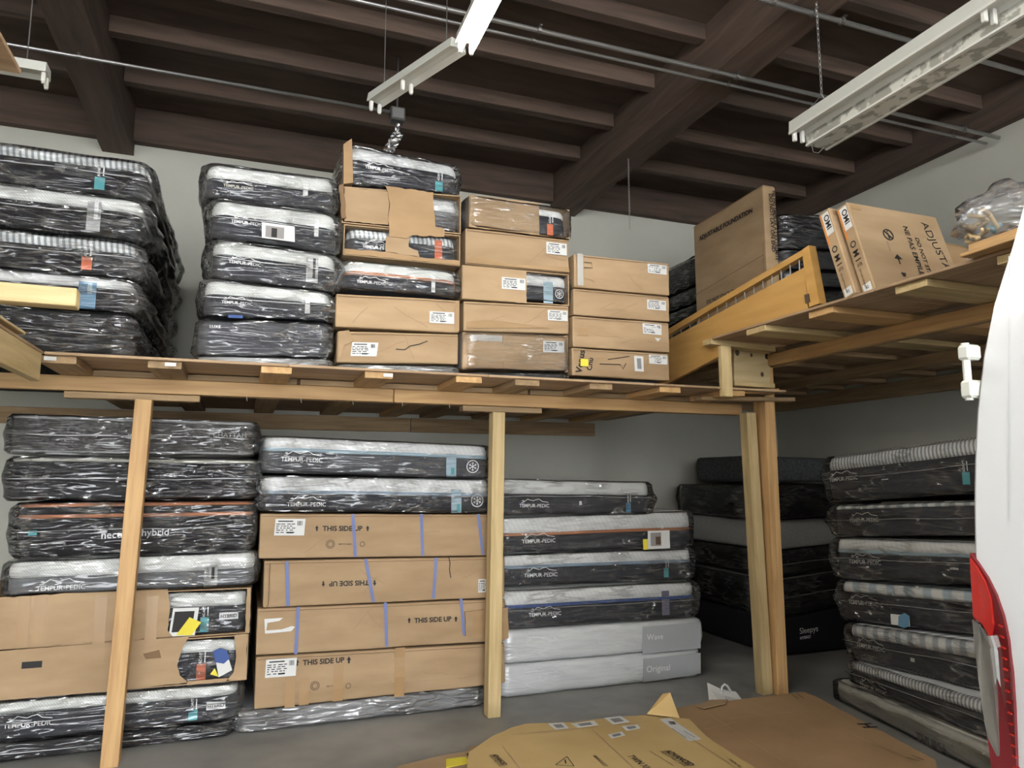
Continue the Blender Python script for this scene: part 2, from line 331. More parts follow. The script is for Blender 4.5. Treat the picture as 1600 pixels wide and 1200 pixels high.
    def ribbon(s, name, mat, q, w, off, parent=None):
        mb = MB(); v = []
        for k, (x, z) in enumerate(q):
            a = q[max(0, k - 1)]; b = q[min(len(q) - 1, k + 1)]; dx, dz = b[0] - a[0], b[1] - a[1]; L = math.hypot(dx, dz) or 1
            y = -off - s.surf(x, z); v += [(x - dz / L * w / 2, y, z + dx / L * w / 2), (x + dz / L * w / 2, y, z - dx / L * w / 2)]
        mb.add(v, [(2 * k, 2 * k + 1, 2 * k + 3, 2 * k + 2) for k in range(len(q) - 1)]); return mb.build(name, mat, parent or s.e)
    def logo(s, xl, xr, py, mat='white_print', off=.004, figure=True):
        """two-weight word mark under a reclining outline"""
        a = s.loc(xl, py); b = s.loc(xr, py); w = b[0] - a[0]; c = ((a[0] + b[0]) / 2, (a[1] + b[1]) / 2)
        v1, f1, s1 = text_mesh('TEMPUR', .022); v2, f2, s2 = text_mesh('-PEDIC', .0)
        k = .54; p1 = [(x * w * k - w / 2, y * w * k) for x, y in v1]; hh = s1 * w * k; k2 = 1 - k - .01; p2 = [(x * w * k2 - w / 2 + w * (k + .01), y / s2 * s1 * k * w) for x, y in v2]
        o = s.flat('logo_lettering', mat, [([(x, z - hh / 2) for x, z in p1], f1), ([(x, z - hh / 2) for x, z in p2], f2)], c, off)
        if figure:
            pts = [(.06, .0), (.13, .02), (.17, .30), (.13, .62), (.09, .50), (.12, .30), (.19, .42), (.27, .95), (.36, .70), (.46, .50), (.55, .80), (.66, .98), (.76, .40), (.97, .12)]
            q = [(c[0] + (x - .5) * w, c[1] + hh * (.85 + z * 1.1) + s.slope * (x - .5) * w) for x, z in pts]
            s.ribbon('logo_figure', mat, q, max(.004, w * .018), off, parent=o)
        return o
    def label_tag(s, px, pyt, pyb, wid, mat_low, mat_top=None, frac=.45, off=.004, word=None, wmat='white_print'):
        """upright sewn tag: coloured foot, pale head with a turned word"""
        a = s.loc(px, pyt); b = s.loc(px, pyb); h = a[1] - b[1]; x = a[0]; z0 = b[1]; hw = wid / 2
        def rc(n, m, za, zb, o_): return MB().prism([(x - hw, -o_, za), (x + hw, -o_, za), (x + hw, -o_, zb), (x - hw, -o_, zb)], [(x - hw, -o_ - .001, za), (x + hw, -o_ - .001, za), (x + hw, -o_ - .001, zb), (x - hw, -o_ - .001, zb)]).build(n, m, s.e)
        t = rc('tag', mat_low, z0, z0 + h * (frac if word or mat_top else 1), off)
        if mat_top: rc('tag_head', mat_top, z0 + h * frac, z0 + h, off)
        if word:
            v, f, asp = text_mesh(word, .01); L = h * (1 - frac) * .95; k = min(1.0, hw * 1.5 / (asp * L))
            s.flat('tag_lettering', wmat, [([((p[0] - .5) * L, (p[1] - asp / 2) * L * k) for p in v], f)], (x - hw * .25, z0 + h * frac + L / 2), off + .0025, parent=t, rot=math.pi / 2)
            s.flat('tag_lettering', wmat, [([(-L * .4, -.003), (L * .4, -.003), (L * .4, .003), (-L * .4, .003)], [(0, 1, 2, 3)])], (x + hw * .7, z0 + h * frac + L / 2), off + .0025, parent=t, rot=math.pi / 2)
        return t
    def snowflake(s, px, py, r, mat='white_print'):
        c = s.loc(px, py); mb = MB()
        pts = [(r * math.cos(a * math.pi / 12), r * math.sin(a * math.pi / 12)) for a in range(25)]
        o = s.ribbon('snowflake_badge', mat, [(c[0] + x, c[1] + z) for x, z in pts], r * .17, .004)
        for k in range(6):
            a = k * math.pi / 3 + math.pi / 6; u = (math.cos(a), math.sin(a))
            s.ribbon('snowflake_arm', mat, [(c[0], c[1]), (c[0] + u[0] * r * .75, c[1] + u[1] * r * .75)], r * .13, .0042, o)
            for g in (-1, 1):
                b = a + g * math.pi / 4; m = (c[0] + u[0] * r * .42, c[1] + u[1] * r * .42)
                s.ribbon('snowflake_arm', mat, [m, (m[0] + math.cos(b) * r * .28, m[1] + math.sin(b) * r * .28)], r * .1, .0044, o)
    # --- bodies
    def mattress(s, body='fabric_charcoal', cover='knit_white', split=.68, piping=None, rc=.09, sag=0.0, bottom_band=None):
        W_, D_, h = s.w, s.d, s.h
        def fn(x, y, t, nx, ny):
            wob = noise.noise(Vector((x * 3 + s.seed, y * 3, t * 2))) * .006
            return (x + nx * wob, y + ny * wob, s.zz(x, t) + sag * (1 - (2 * x / W_) ** 2) + noise.noise(Vector((x * 2.2, s.seed, t))) * .004)
        s.surf = lambda x, z: .007 + noise.noise(Vector((x * 3 + s.seed, 0, 2 * (z - s.zz(x, 0)) / h))) * .006
        nf = max(10, int(W_ / .07)); r = min(.040, h * .13); rt = r / h
        low = [(r, 0), (r * .3, rt * .3), (0, rt), (-.003, split * .5), (0, split)]
        if not cover: low = [(r, 0), (r * .3, rt * .3), (0, rt), (-.004, .5), (0, 1 - rt), (r * .3, 1 - rt * .3), (r, 1)]
        v, f = soft_shell(W_, D_, low, rc, nf, 6, fn); s.body = link('body', v, f, body, s.e, True)
        if cover:
            up = [(.004, split), (-.002, split + (1 - split) * .25), (0, split + (1 - split) * .55), (r * .35, 1 - rt * .35), (r * 1.1, 1)]
            v, f = soft_shell(W_, D_, up, rc, nf, 6, fn); link('top_cover', v, f, cover, s.e, True)
        if piping:
            e = .012 / h
            for mt, tt in (piping if isinstance(piping, list) else [(piping, split)]):
                v, f = soft_shell(W_, D_, [(0, tt - e), (-.006, tt - e * .5), (-.006, tt + e * .5), (0, tt + e)], rc, nf, 6, fn); link('piping', v, f, mt, s.e, True)
        return s
    def wrap(s, mat='clear_wrap', ear=(.02, .02), seam=.5, off=.022, amp=.013, rc=.07, streak=1.0):
        W_, D_, h = s.w, s.d, s.h; sd = s.seed
        def fn(x, y, t, nx, ny):
            p = Vector((x * 2.3 + t * h * 3.4 * streak + sd, y * 3, t * h * 5 - x * 1.2)); q = Vector((x * 7 + sd, y * 7, t * h * 13))
            a = (1 - abs(noise.noise(p)) * 2.2) * .7 + noise.noise(q) * .25
            o = off + amp * max(-.35, a)
            e = ear[0] if nx < 0 else ear[1]; k = max(0.0, 1 - abs(2 * t - 1))
            o += abs(nx) * e * (k ** .8) * (.75 + .6 * noise.noise(Vector((y * 5, t * 3, sd))))
            folds.append(min(1.0, abs(nx) * (.5 + 6 * e) * (.6 + .8 * noise.noise(q * .6))) if y < .35 else 0.0)
            x2, y2 = x + nx * o, y + ny * min(o, .034)
            return (x2, y2, s.zz(max(-W_ / 2, min(W_ / 2, x)), min(1, max(0, t))) + noise.noise(q) * .004)
        folds = []; rows = 11; prof = [(.05, -.0)] + [(0 if 0 < k < rows else .02, k / rows) for k in range(rows + 1)] + [(.06, 1.0)]
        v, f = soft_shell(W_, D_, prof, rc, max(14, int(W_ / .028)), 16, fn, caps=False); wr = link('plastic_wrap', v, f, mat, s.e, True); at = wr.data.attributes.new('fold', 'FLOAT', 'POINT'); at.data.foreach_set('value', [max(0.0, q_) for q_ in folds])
        if seam:
            q = []
            for k in range(25):
                x = -W_ / 2 + W_ * k / 24; q.append((x, -.036 - .003 * noise.noise(Vector((k * .7, sd, 0))), s.zz(x, seam) + .014 * noise.noise(Vector((x * 2.5, sd, 3)))))
            MB().tube(q, .0028, 5).build('wrap_seam', 'seam_wrap', wr, True)
        return s
    def carton(s, mat='cardboard', bulge=.010, dent=.020):
        W_, D_, h = s.w, s.d, s.h; sd = s.seed
        def bk(x, y, t): return max(0, 1 - (2 * x / W_) ** 2) * 4 * t * (1 - t) * bulge + noise.noise(Vector((x * 2.6 + sd, y * 2, t * 1.7))) * dent * .5 - dent * .25
        s.surf = lambda x, z: max(0, bk(x, 0, max(0, min(1, (z - s.zz(x, 0)) / max(.01, s.zz(x, 1) - s.zz(x, 0))))))
        def fn(x, y, t, nx, ny):
            k = bk(x, y, t)
            return (x + nx * k * .5, y + (ny * k if ny < 0 else 0), s.zz(x, t) + noise.noise(Vector((x * 3, sd, round(t) * 5.0))) * .004)
        prof = [(.012, 0), (.002, .012), (0, .05), (0, .28), (0, .5), (0, .72), (0, .95), (.002, .988), (.012, 1)]
        v, f = soft_shell(W_, D_, prof, .012, max(10, int(W_ / .08)), 5, fn); s.body = link('carton_body', v, f, mat, s.e, False)
        q = [(-W_ / 2 + .01 + (W_ - .02) * k / 16, s.zz(-W_ / 2 + W_ * k / 16, 1) - .016 + .003 * noise.noise(Vector((k * .8, sd, 1)))) for k in range(17)]
        s.ribbon('flap_edge', 'cardboard_edge', q, .004, .004); rr = random.Random(int(sd * 100))
        for k in range(3):
            x, t, a = rr.uniform(-.42, .42) * W_, rr.uniform(.2, .8), rr.uniform(-1.2, 1.2); L_ = rr.uniform(.10, .28); q = []
            for j in range(7):
                u = j / 6 - .5; xx = x + L_ * u * math.cos(a); tt = t + L_ * u * math.sin(a) / h + .03 * math.sin(u * 5 + a)
                if .05 < tt < .95 and abs(xx) < W_ * .48: q.append((xx, s.zz(xx, tt)))
            if len(q) > 2: s.ribbon('crease', 'crease', q, .0035, .0022)
        return s
    def open_carton(s, mat='cardboard', t=.006):
        W_, D_ = s.w, s.d
        def pan(n, a, b, c, d, y0, y1):
            lo = [(x, y0, z) for x, z in (a, b, c, d)]; MB().prism(lo, [(x, y1, z) for x, y, z in lo]).build(n, mat, s.e)
        L, Rr = -W_ / 2, W_ / 2; zbl, zbr, ztl, ztr = s.zz(L, 0), s.zz(Rr, 0), s.zz(L, 1), s.zz(Rr, 1)
        pan('carton_bottom', (L, zbl), (Rr, zbr), (Rr, zbr + t), (L, zbl + t), 0, D_)
        pan('carton_top', (L, ztl - t), (Rr, ztr - t), (Rr, ztr), (L, ztl), 0, D_)
        pan('carton_side', (L, zbl + t), (L + t, zbl + t), (L + t, ztl - t), (L, ztl - t), 0, D_)
        pan('carton_side', (Rr - t, zbr + t), (Rr, zbr + t), (Rr, ztr - t), (Rr - t, ztr - t), 0, D_)
        pan('carton_back', (L, zbl), (Rr, zbr), (Rr, ztr), (L, ztl), D_, D_ + t); return s
def to_local(parent, pts):
    m = (Matrix.Translation(parent.location) @ parent.rotation_euler.to_matrix().to_4x4()).inverted(); return [m @ Vector(p) for p in pts]
def world_text(parent, txt, p0, p1, normal, mat='ink', bold=.0, lift=.002, hmul=1.0, name='lettering'):
    """text whose baseline runs from p0 to p1 on a surface with that normal"""
    v, f, asp = text_mesh(txt, bold); p0, p1, n = Vector(p0), Vector(p1), Vector(normal).normalized(); b = p1 - p0; up = n.cross(b)
    return link(name, to_local(parent, [p0 + b * x + up * (y * hmul) + n * lift for x, y in v]), f, mat, parent)

# ================================================================== the room
Y_BACK, X_RIGHT, X_LEFT, Y_FRONT = 7.15, 6.14, -6.2, -7.5
DECK, RDECK = 2.255, 2.615
structure(MB().box(X_LEFT - .2, X_RIGHT + .2, Y_FRONT - 3, Y_BACK + .2, -.1, 0).build('floor', 'concrete'))
structure(MB().box(X_LEFT - .2, X_RIGHT + .2, Y_BACK, Y_BACK + .15, 0, 5.2).build('wall_back', 'wall_paint'))
structure(MB().box(X_RIGHT, X_RIGHT + .15, Y_FRONT, Y_BACK, 0, 5.2).build('wall_right', 'wall_paint'))
structure(MB().box(X_LEFT - .15, X_LEFT, Y_FRONT, Y_BACK, 0, 5.2).build('wall_left', 'wall_paint'))
structure(MB().box(X_LEFT, -4.2, Y_FRONT - .15, Y_FRONT, 0, 5.2).box(4.2, X_RIGHT, Y_FRONT - .15, Y_FRONT, 0, 5.2).box(-4.2, 4.2, Y_FRONT - .15, Y_FRONT, 4.2, 5.2).build('wall_front', 'wall_paint'))  # unseen wall; its wide opening is shaped to let in frontal fill light
ceil = structure(MB().box(X_LEFT - .2, X_RIGHT + .2, Y_FRONT - .2, Y_BACK + .2, 5.0, 5.1).build('ceiling', 'roof_deck'))
def slab(name, x0, x1, y0, y1, z0, z1, mat, parent, axis='x'):
    ym, xm, zm = (y0 + y1) / 2, (x0 + x1) / 2, (z0 + z1) / 2
    if axis == 'x': return plank(name, parent, (x0, ym, zm), (x1, ym, zm), y1 - y0, z1 - z0, mat)
    return plank(name, parent, (xm, y0, zm), (xm, y1, zm), x1 - x0, z1 - z0, mat)
GIRD = [(-5.75, -5.50), (-1.34, -1.08), (3.12, 3.42)]
for a, b in GIRD: slab('girder', a, b, Y_FRONT, Y_BACK, 4.56, 5.0, 'roof_wood', ceil, 'y')
slab('ledger', X_RIGHT - .09, X_RIGHT, Y_FRONT, Y_BACK, 4.66, 5.0, 'roof_wood', ceil, 'y')
slab('ledger', X_LEFT, X_RIGHT - .1, Y_BACK - .09, Y_BACK, 4.67, 5.0, 'roof_wood', ceil, 'x')
y = Y_BACK - .75
while y > Y_FRONT:
    for a, b in ((-5.50, -1.34), (-1.08, 3.12), (3.42, X_RIGHT - .09)): slab('purlin', a + .003, b - .003, y - .045, y + .045, 4.87, 5.0, 'roof_wood', ceil, 'x')
    y -= .72

# ================================================================== back loft
loft = thing('storage_loft', 'long timber storage loft across the back wall, carrying wrapped mattresses and cartons', 'loft', (1.3, 4.8, 0))
LO = loft.location
def lp(p): return Vector(p) - LO
def bplank(par, name, p0, p1, w, t, mat, up=(0, 0, 1)): o = par.location; return plank(name, par, Vector(p0) - o, Vector(p1) - o, w, t, mat, up)
xs = [-1.0, .22, 1.44, 2.66, 3.80]
for a, b in zip(xs, xs[1:]):
    for y0, y1 in ((4.30, 5.52), (5.523, 7.14)): bplank(loft, 'plywood_sheet', (a + .001, (y0 + y1) / 2, DECK - .008), (b - .001, (y0 + y1) / 2, DECK - .008), y1 - y0, .016, 'plywood')
for xc in (-.94, -.43, .155, .745, 1.315, 1.715, 2.26, 2.80, 3.36):
    bplank(loft, 'joist', (xc, 4.33 + random.uniform(-.02, .03), DECK - .037), (xc, 7.05, DECK - .037), .17, .040, random.choice(['old_lumber', 'pine', 'fir']))
JB = DECK - .0575
bplank(loft, 'beam', (-3.0, 4.82, JB - .045), (.93, 4.82, JB - .045), .045, .088, 'fir'); bplank(loft, 'beam', (.935, 4.82, JB - .045), (3.78, 4.82, JB - .045), .045, .088, 'fir')
bplank(loft, 'beam', (-1.0, 4.87, JB - .045), (1.6, 4.87, JB - .045), .045, .088, 'old_lumber'); bplank(loft, 'beam', (1.61, 4.87, JB - .045), (3.78, 4.87, JB - .045), .045, .088, 'old_lumber')
for a, b in ((-1.0, .3), (.32, 1.9), (1.92, 3.5)): bplank(loft, 'blocking', (a, 4.80, JB + .018), (b, 4.80, JB + .018), .036, .036, 'old_lumber')
bplank(loft, 'ledger', (-3, Y_BACK - .025, JB - .07), (1.55, Y_BACK - .025, JB - .07), .04, .14, 'old_lumber'); bplank(loft, 'ledger', (1.56, Y_BACK - .025, JB - .07), (3.62, Y_BACK - .025, JB - .07), .04, .14, 'old_lumber')
PT = JB - .092
for p0, p1, bl in (((-.625, 4.80, 0), (-.575, 4.80, PT - .04), (-1.0, -.27)), ((1.66, 4.85, 0), (1.69, 4.85, PT - .04), (1.42, 2.02))):
    bplank(loft, 'post', p0, p1, .092, .092, 'fir' if p0[0] < 0 else 'pine', up=(0, -1, 0))
    bplank(loft, 'bolster', (bl[0], 4.85, PT - .02), (bl[1], 4.85, PT - .02), .09, .038, 'old_lumber')
for k in range(5):
    x = .0 + k * .33; MB().tube([lp((x, 4.795, PT + .004)), lp((x + .003, 4.795, PT - .025))], .003, 5).build('nail', 'galvanised', loft)
# printed price stickers on the joist ends
for xc in (-.97, -.40, .80): MB().box(-.028, .028, -.002, 0, -.010, .010).build('sticker', 'paper', loft).location = lp((xc, 4.308, DECK - .036))

# ================================================================== right loft
rl = thing('storage_loft', 'higher timber storage loft along the right wall, holding tall foundation cartons', 'loft', (4.6, 4.3, 0))
for y0, y1 in ((1.65, 2.86), (2.863, 4.305)):
    for x0, x1 in ((3.15, 4.37), (4.373, 5.6), (5.603, 6.13)): bplank(rl, 'plywood_sheet', ((x0 + x1) / 2, y0, RDECK - .008), ((x0 + x1) / 2, y1, RDECK - .008), x1 - x0, .016, 'plywood')
for y0, y1 in ((4.308, 5.7), (5.703, 7.14)):
    for x0, x1 in ((3.82, 5.0), (5.003, 6.13)): bplank(rl, 'plywood_sheet', ((x0 + x1) / 2, y0, RDECK - .008), ((x0 + x1) / 2, y1, RDECK - .008), x1 - x0, .016, 'plywood')
for yc in (2.10, 2.66, 3.28, 3.84): bplank(rl, 'joist', (3.17 + random.uniform(-.01, .02), yc, RDECK - .037), (6.1, yc, RDECK - .037), .19, .040, random.choice(['pine', 'fir']))
for yc in (4.42, 4.98, 5.54, 6.1, 6.66): bplank(rl, 'joist', (3.84, yc, RDECK - .037), (6.1, yc, RDECK - .037), .17, .040, 'old_lumber')
RJ = RDECK - .0575
bplank(rl, 'beam', (3.83, 1.7, RJ - .045), (3.83, 4.62, RJ - .045), .045, .088, 'fir', up=(0, 0, 1)); bplank(rl, 'beam', (3.88, 1.7, RJ - .045), (3.88, 7.1, RJ - .045), .045, .088, 'old_lumber')
bplank(rl, 'beam', (5.0, 1.7, RJ - .045), (5.0, 7.1, RJ - .045), .09, .088, 'old_lumber')
bplank(rl, 'ledger', (X_RIGHT - .022, 1.7, RJ - .075), (X_RIGHT - .022, 7.1, RJ - .075), .04, .15, 'old_lumber'); bplank(rl, 'ledger', (3.9, Y_BACK - .022, RJ - .075), (6.1, Y_BACK - .022, RJ - .075), .04, .15, 'old_lumber')
bplank(rl, 'post', (3.835, 4.60, 0), (3.835, 4.60, RJ - .092), .095, .14, 'fir', up=(0, -1, 0))
bplank(rl, 'post', (3.735, 4.62, 0), (3.69, 4.62, PT), .09, .09, 'pine', up=(0, -1, 0))
# gusset and scraps around the corner post
g = [at_y(1147, 543, 4.50), at_y(1203, 553, 4.50), at_y(1203, 604, 4.50), at_y(1147, 604, 4.50)]
o = MB().prism([p - rl.location for p in g], [p - rl.location + Vector((0, .02, 0)) for p in g]).build('plywood_gusset', 'plywood_pale', rl)
for px, py, r in ((1152, 551, .020), (1174, 555, .012), (1198, 557, .018), (1191, 585, .015)):
    c = at_y(px, py, 4.4985) - rl.location; MB().add([c + Vector((r * math.cos(a * .7), 0, 1.3 * r * math.sin(a * .7))) for a in range(9)], [tuple(range(9))]).build('knot', 'ink_brown', o)
def px_board(name, par, a, b, Y, w, t, mat): bplank(par, name, at_y(*a, Y), at_y(*b, Y), w, t, mat)
px_board('cap_board', rl, (1104, 535), (1205, 547), 4.36, .10, .040, 'pine')
u0, u1 = at_y(1132, 541, 4.30), at_y(1133, 620, 4.30); bplank(rl, 'stud', u0, (u0.x, u0.y, u1.z), .085, .045, 'pine', up=(0, -1, 0))
px_board('scrap_board', rl, (1142, 600), (1205, 604), 4.46, .09, .035, 'pine'); px_board('scrap_board', rl, (1143, 613), (1212, 611), 4.42, .09, .030, 'fir'); px_board('scrap_board', rl, (1090, 623), (1236, 625), 4.54, .10, .030, 'old_lumber')
px_board('scrap_board', rl, (1205, 572), (1240, 566), 4.55, .09, .035, 'fir')
# ================================================================== left wing of the loft
lw = thing('storage_loft', 'near timber loft platform at the left edge with a pale rim joist', 'loft', (-2.4, 3.2, 0))
for x0, x1 in ((-3.6, -2.3), (-2.297, -1.0)): bplank(lw, 'plywood_sheet', ((x0 + x1) / 2, 1.9, DECK + .0 - .008), ((x0 + x1) / 2, 4.298, DECK - .008), x1 - x0, .016, 'plywood')
bplank(lw, 'rim_joist', (-1.02, 1.9, DECK - .09), (-1.02, 4.27, DECK - .09), .04, .145, 'pine')
for yc in (2.2, 2.8, 3.4): bplank(lw, 'joist', (-3.6, yc, DECK - .037), (-1.06, yc, DECK - .037), .17, .04, 'old_lumber')
bplank(lw, 'joist', (-3.6, 4.1, DECK - .06), (-1.06, 4.1, DECK - .06), .04, .085, 'old_lumber')
bplank(lw, 'plywood_sheet', (-1.6, 2.1, DECK + .035), (-1.6, 4.0, DECK + .035), 1.18, .014, 'plywood_pale')
for py in (2.3, 4.1): bplank(lw, 'post', (-3.5, py, 0), (-3.5, py, DECK - .06), .09, .09, 'fir', up=(0, -1, 0))
bplank(lw, 'post', (-2.3, 1.98, 0), (-2.3, 1.98, DECK - .06), .09, .09, 'fir', up=(0, -1, 0))
a = at_y(122, 468, 3.35); b = Vector((a.x - 1.6, 3.30, a.z + .0))
tag(plank('timber_stud', None, b, a, .085, .075, 'pine'), 'pale short timber lying across the left loft platform, end pointing right', 'timber')
bplank(lw, 'shim', (a.x - .45, 3.33, (DECK + .042 + a.z - .0375) / 2), (a.x - 1.3, 3.31, (DECK + .042 + a.z - .0375) / 2), .08, a.z - .0375 - DECK - .042, 'pine')
sh = at_x(33, 116, -1.0); us = thing('upper_shelf', 'plywood corner of a high shelf at the top left edge', 'shelf', (-2.0, 2.5, DECK))
bplank(us, 'shelf_board', (-3.0, (sh.y + 1.9) / 2, sh.z + .01), (sh.x, (sh.y + 1.9) / 2, sh.z + .01), sh.y - 1.9, .02, 'plywood')
for q in (1.95, sh.y - .05): bplank(us, 'shelf_post', (-2.95, q, DECK), (-2.95, q, sh.z), .04, .09, 'pine', up=(0, -1, 0))
bplank(us, 'shelf_post', (-2.1, 1.95, DECK), (-2.1, 1.95, sh.z), .04, .09, 'pine', up=(0, -1, 0))

# ================================================================== upper stacks on the back loft
UP = (0, 4.38, 0)
def UB(name, label, cat, grp, xl, xr, tl, tr, bl, br, **k): return Block(name, label, cat, grp, k.pop('P', UP), k.pop('rz', 0), k.pop('depth', 2.0), xl, xr, tl, tr, bl, br, **k)
G1 = 'wrapped mattresses on the back loft'; GC = 'cartons on the back loft'
# left stack (five high, runs out of the picture)
def U1(label, xr, t, b, ts, bs, **k): return UB('mattress', label, 'mattress', G1, 10, xr, t - ts * (xr - 10), t, b - bs * (xr - 10), b, ext=(.85, 0), level=True, **k)
m = U1('topmost plastic-wrapped dark mattress on the far-left loft stack, teal tag', 228, 253, 313, .19, .145).mattress('fabric_black', 'knit_ribbed', 0.71); m.label_tag(158, 258, 297, .05, 'teal', None, .5, word='ADAPT'); m.rect('care_label', 'fabric_grey', 87, 102, 257, 269)
m.wrap(ear=(.02, .05))
m = U1('second mattress from top of far-left loft stack, white tag strip', 220, 311, 376, .145, .135).mattress('fabric_black', 'knit_white', 0.65); m.rect('tag', 'fabric_silver', 138, 156, 315, 363); m.rect('tag_lettering', 'white_print', 149, 153, 316, 345, .006); m.wrap(ear=(.02, .07))
m = U1('third mattress in far-left loft stack with orange tag', 211, 378, 435, .135, .10).mattress('fabric_black', 'knit_ribbed', 0.67); m.label_tag(138, 382, 422, .05, 'orange', None, .5, word='ADAPT'); m.wrap(ear=(.02, .06))
m = U1('fourth mattress in far-left loft stack with wide blue tag', 206, 436, 489, .10, .06).mattress('fabric_black', 'knit_plain', 0.67); m.rect('tag', 'tag_blue', 124, 149, 440, 484); m.rect('tag_lettering', 'pale_blue', 138, 144, 444, 460, .006); m.wrap(ear=(.02, .06))
m = U1('lowest black mattress of far-left loft stack, fully black cover', 198, 490, 548, .06, .02, base=DECK).mattress('fabric_black', None); m.wrap(ear=(.02, .05))
# second stack
def U2(label, xl, xr, tl, tr, bl, br, **k): return UB('mattress', label, 'mattress', G1, xl, xr, tl, tr, bl, br, **k)
m = U2('top mattress of the second loft stack, white knit top under crinkled plastic', 322, 522, 252, 279, 307, 332).mattress('fabric_charcoal', 'knit_white', 0.59); m.logo(349, 396, 293, 'cream_print'); m.label_tag(478, 283, 312, .028, 'white_print', None); m.wrap(ear=(.03, .05))
m = U2('second mattress of the second loft stack with a black and white photo card', 330, 525, 308, 333, 369, 396).mattress('fabric_charcoal', 'knit_white', 0.61); m.logo(361, 411, 349); m.label_tag(495, 341, 370, .025, 'white_print', None)
c = m.rect('photo_card', 'paper', 410, 460, 351, 381, .030, skew=-.05); m.rect('card_photo', 'photo_grey', 415, 443, 356, 377, .033, parent=c); m.rect('card_photo', 'ink', 424, 432, 360, 375, .035, parent=c); m.wrap(ear=(.03, .05))
m = U2('third mattress of the second loft stack with two-tone grey tag', 331, 524, 371, 398, 432, 456).mattress('fabric_charcoal', 'knit_white', 0.63); m.logo(357, 408, 412); m.rect('tag', 'fabric_silver', 479, 496, 402, 443); m.rect('tag_lettering', 'ink', 489, 492, 405, 436, .006); m.wrap(ear=(.05, .07))
m = U2('fourth mattress of the second loft stack, white top, slim white tag', 318, 517, 433, 457, 494, 503).mattress('fabric_charcoal', 'knit_white', 0.61); m.logo(346, 395, 474); m.label_tag(481, 464, 490, .028, 'white_print', None); m.wrap(ear=(.02, .03))
m = U2('slate mattress in tightly creased plastic low in the second loft stack, blue top mark', 308, 515, 496, 505, 555, 560).mattress('fabric_slate', None); m.rect('size_mark', 'navy', 357, 379, 493, 499, .016); m.text('LUXE', 328, 345, 511, 'white_print', name='logo_lettering'); m.wrap('clear_wrap', ear=(.0, .0), seam=None, amp=.020)
m = U2('thin white mattress at the bottom of the second loft stack', 313, 514, 556, 561, 566, 572, base=DECK).mattress('fabric_silver', None); m.wrap('cloudy_wrap', ear=(.02, .02), seam=None)
# third stack
m = UB('mattress', 'topmost mattress in the loft, draped plastic and a cardboard end on its left', 'mattress', G1, 541, 716, 224, 259, 287, 304).mattress('fabric_charcoal', 'knit_plain', 0.65); m.logo(570, 615, (265), 'white_print'); m.label_tag(686, 268, 300, .05, 'teal', None, .5, word='ADAPT')
m.poly('cardboard_end', 'cardboard_brown', [(536, 228), (549, 219), (551, 288), (536, 290)], -.5, .52); m.wrap('clear_wrap', ear=(.02, .03), seam=None, amp=.014)
b = UB('torn_carton', 'upper torn carton of the third loft stack, hanging ripped flap', 'carton', 'torn cartons', 535, 720, 290, 305, 348, 366).open_carton()
b.poly('front_panel', 'cardboard', [(538, 293), (608, 300), (606, 352), (538, 346)], jag=.004)
b.poly('torn_flap', 'cardboard_brown', [(602, 292), (676, 302), (680, 356), (694, 360), (693, 371), (643, 369), (634, 374), (607, 371), (606, 345), (609, 320)], .010, .006, jag=.005)
b.poly('side_flap', 'cardboard_edge', [(529, 292), (536, 290), (540, 342), (533, 344)], .0, .03, jag=.004)
m = UB('mattress', 'dark mattress bulging out of the upper torn carton, right of its hanging flap', 'mattress', G1, 541, 716, 296, 312, 346, 364, P=(0, 4.42, 0), depth=1.9).mattress('fabric_charcoal', 'knit_plain', 0.61); m.wrap('cloudy_wrap', ear=(.0, .02), seam=None)
b = UB('torn_carton', 'lower torn carton of the third loft stack, open front edged by cardboard', 'carton', 'torn cartons', 537, 719, 349, 367, 398, 416).open_carton()
b.poly('front_panel', 'cardboard_brown', [(538, 389), (602, 394), (650, 402), (718, 408), (718, 415), (538, 397)], jag=.003); b.poly('front_panel', 'cardboard', [(603, 370), (640, 372), (638, 386), (652, 392), (655, 402), (602, 394)], jag=.004)
m = UB('mattress', 'dark mattress with cut-off logo inside the lower torn carton', 'mattress', G1, 543, 713, 354, 371, 396, 412, P=(0, 4.42, 0), depth=1.9).mattress('fabric_charcoal', 'knit_ribbed', 0.63); m.logo(566, 612, 387); m.label_tag(685, 376, 405, .05, 'orange', None, .4); m.wrap(ear=(.0, .0), seam=None)
m = UB('mattress', 'mattress with an orange piping line in the middle of the third loft stack', 'mattress', G1, 538, 715, 404, 424, 450, 464).mattress('fabric_charcoal', 'knit_white', 0.57, 'pipe_orange'); m.logo(557, 602, 442); m.label_tag(677, 430, 457, .025, 'white_print', None); m.wrap(ear=(.06, .03))
b = UB('carton', 'plain carton above the split one in the third loft stack, label at right', 'carton', GC, 524, 718, 457, 468, 510, 520).carton(); b.shipping_label(671, 709, 486, 507); b.rect('tape', 'tape', 711, 717, 470, 518, .006)
b = UB('carton', 'split carton near the bottom of the third loft stack, label at left', 'carton', GC, 526, 717, 516, 521, 566, 569).carton(); b.shipping_label(548, 588, 534, 558, skew=.1); b.line('split', 'ink', [(618, 546), (632, 547), (640, 541), (655, 538), (668, 533)], .006); b.poly('loose_flap', 'cardboard', [(529, 518), (545, 516), (553, 532), (538, 540), (531, 560), (527, 564)], .004, .004, jag=.002)
m = U2('grey wrapped mattress squeezed under the split carton', 534, 714, 569, 572, 583, 586, base=DECK).mattress('fabric_grey', None); m.wrap('cloudy_wrap', ear=(.02, .02), seam=None)
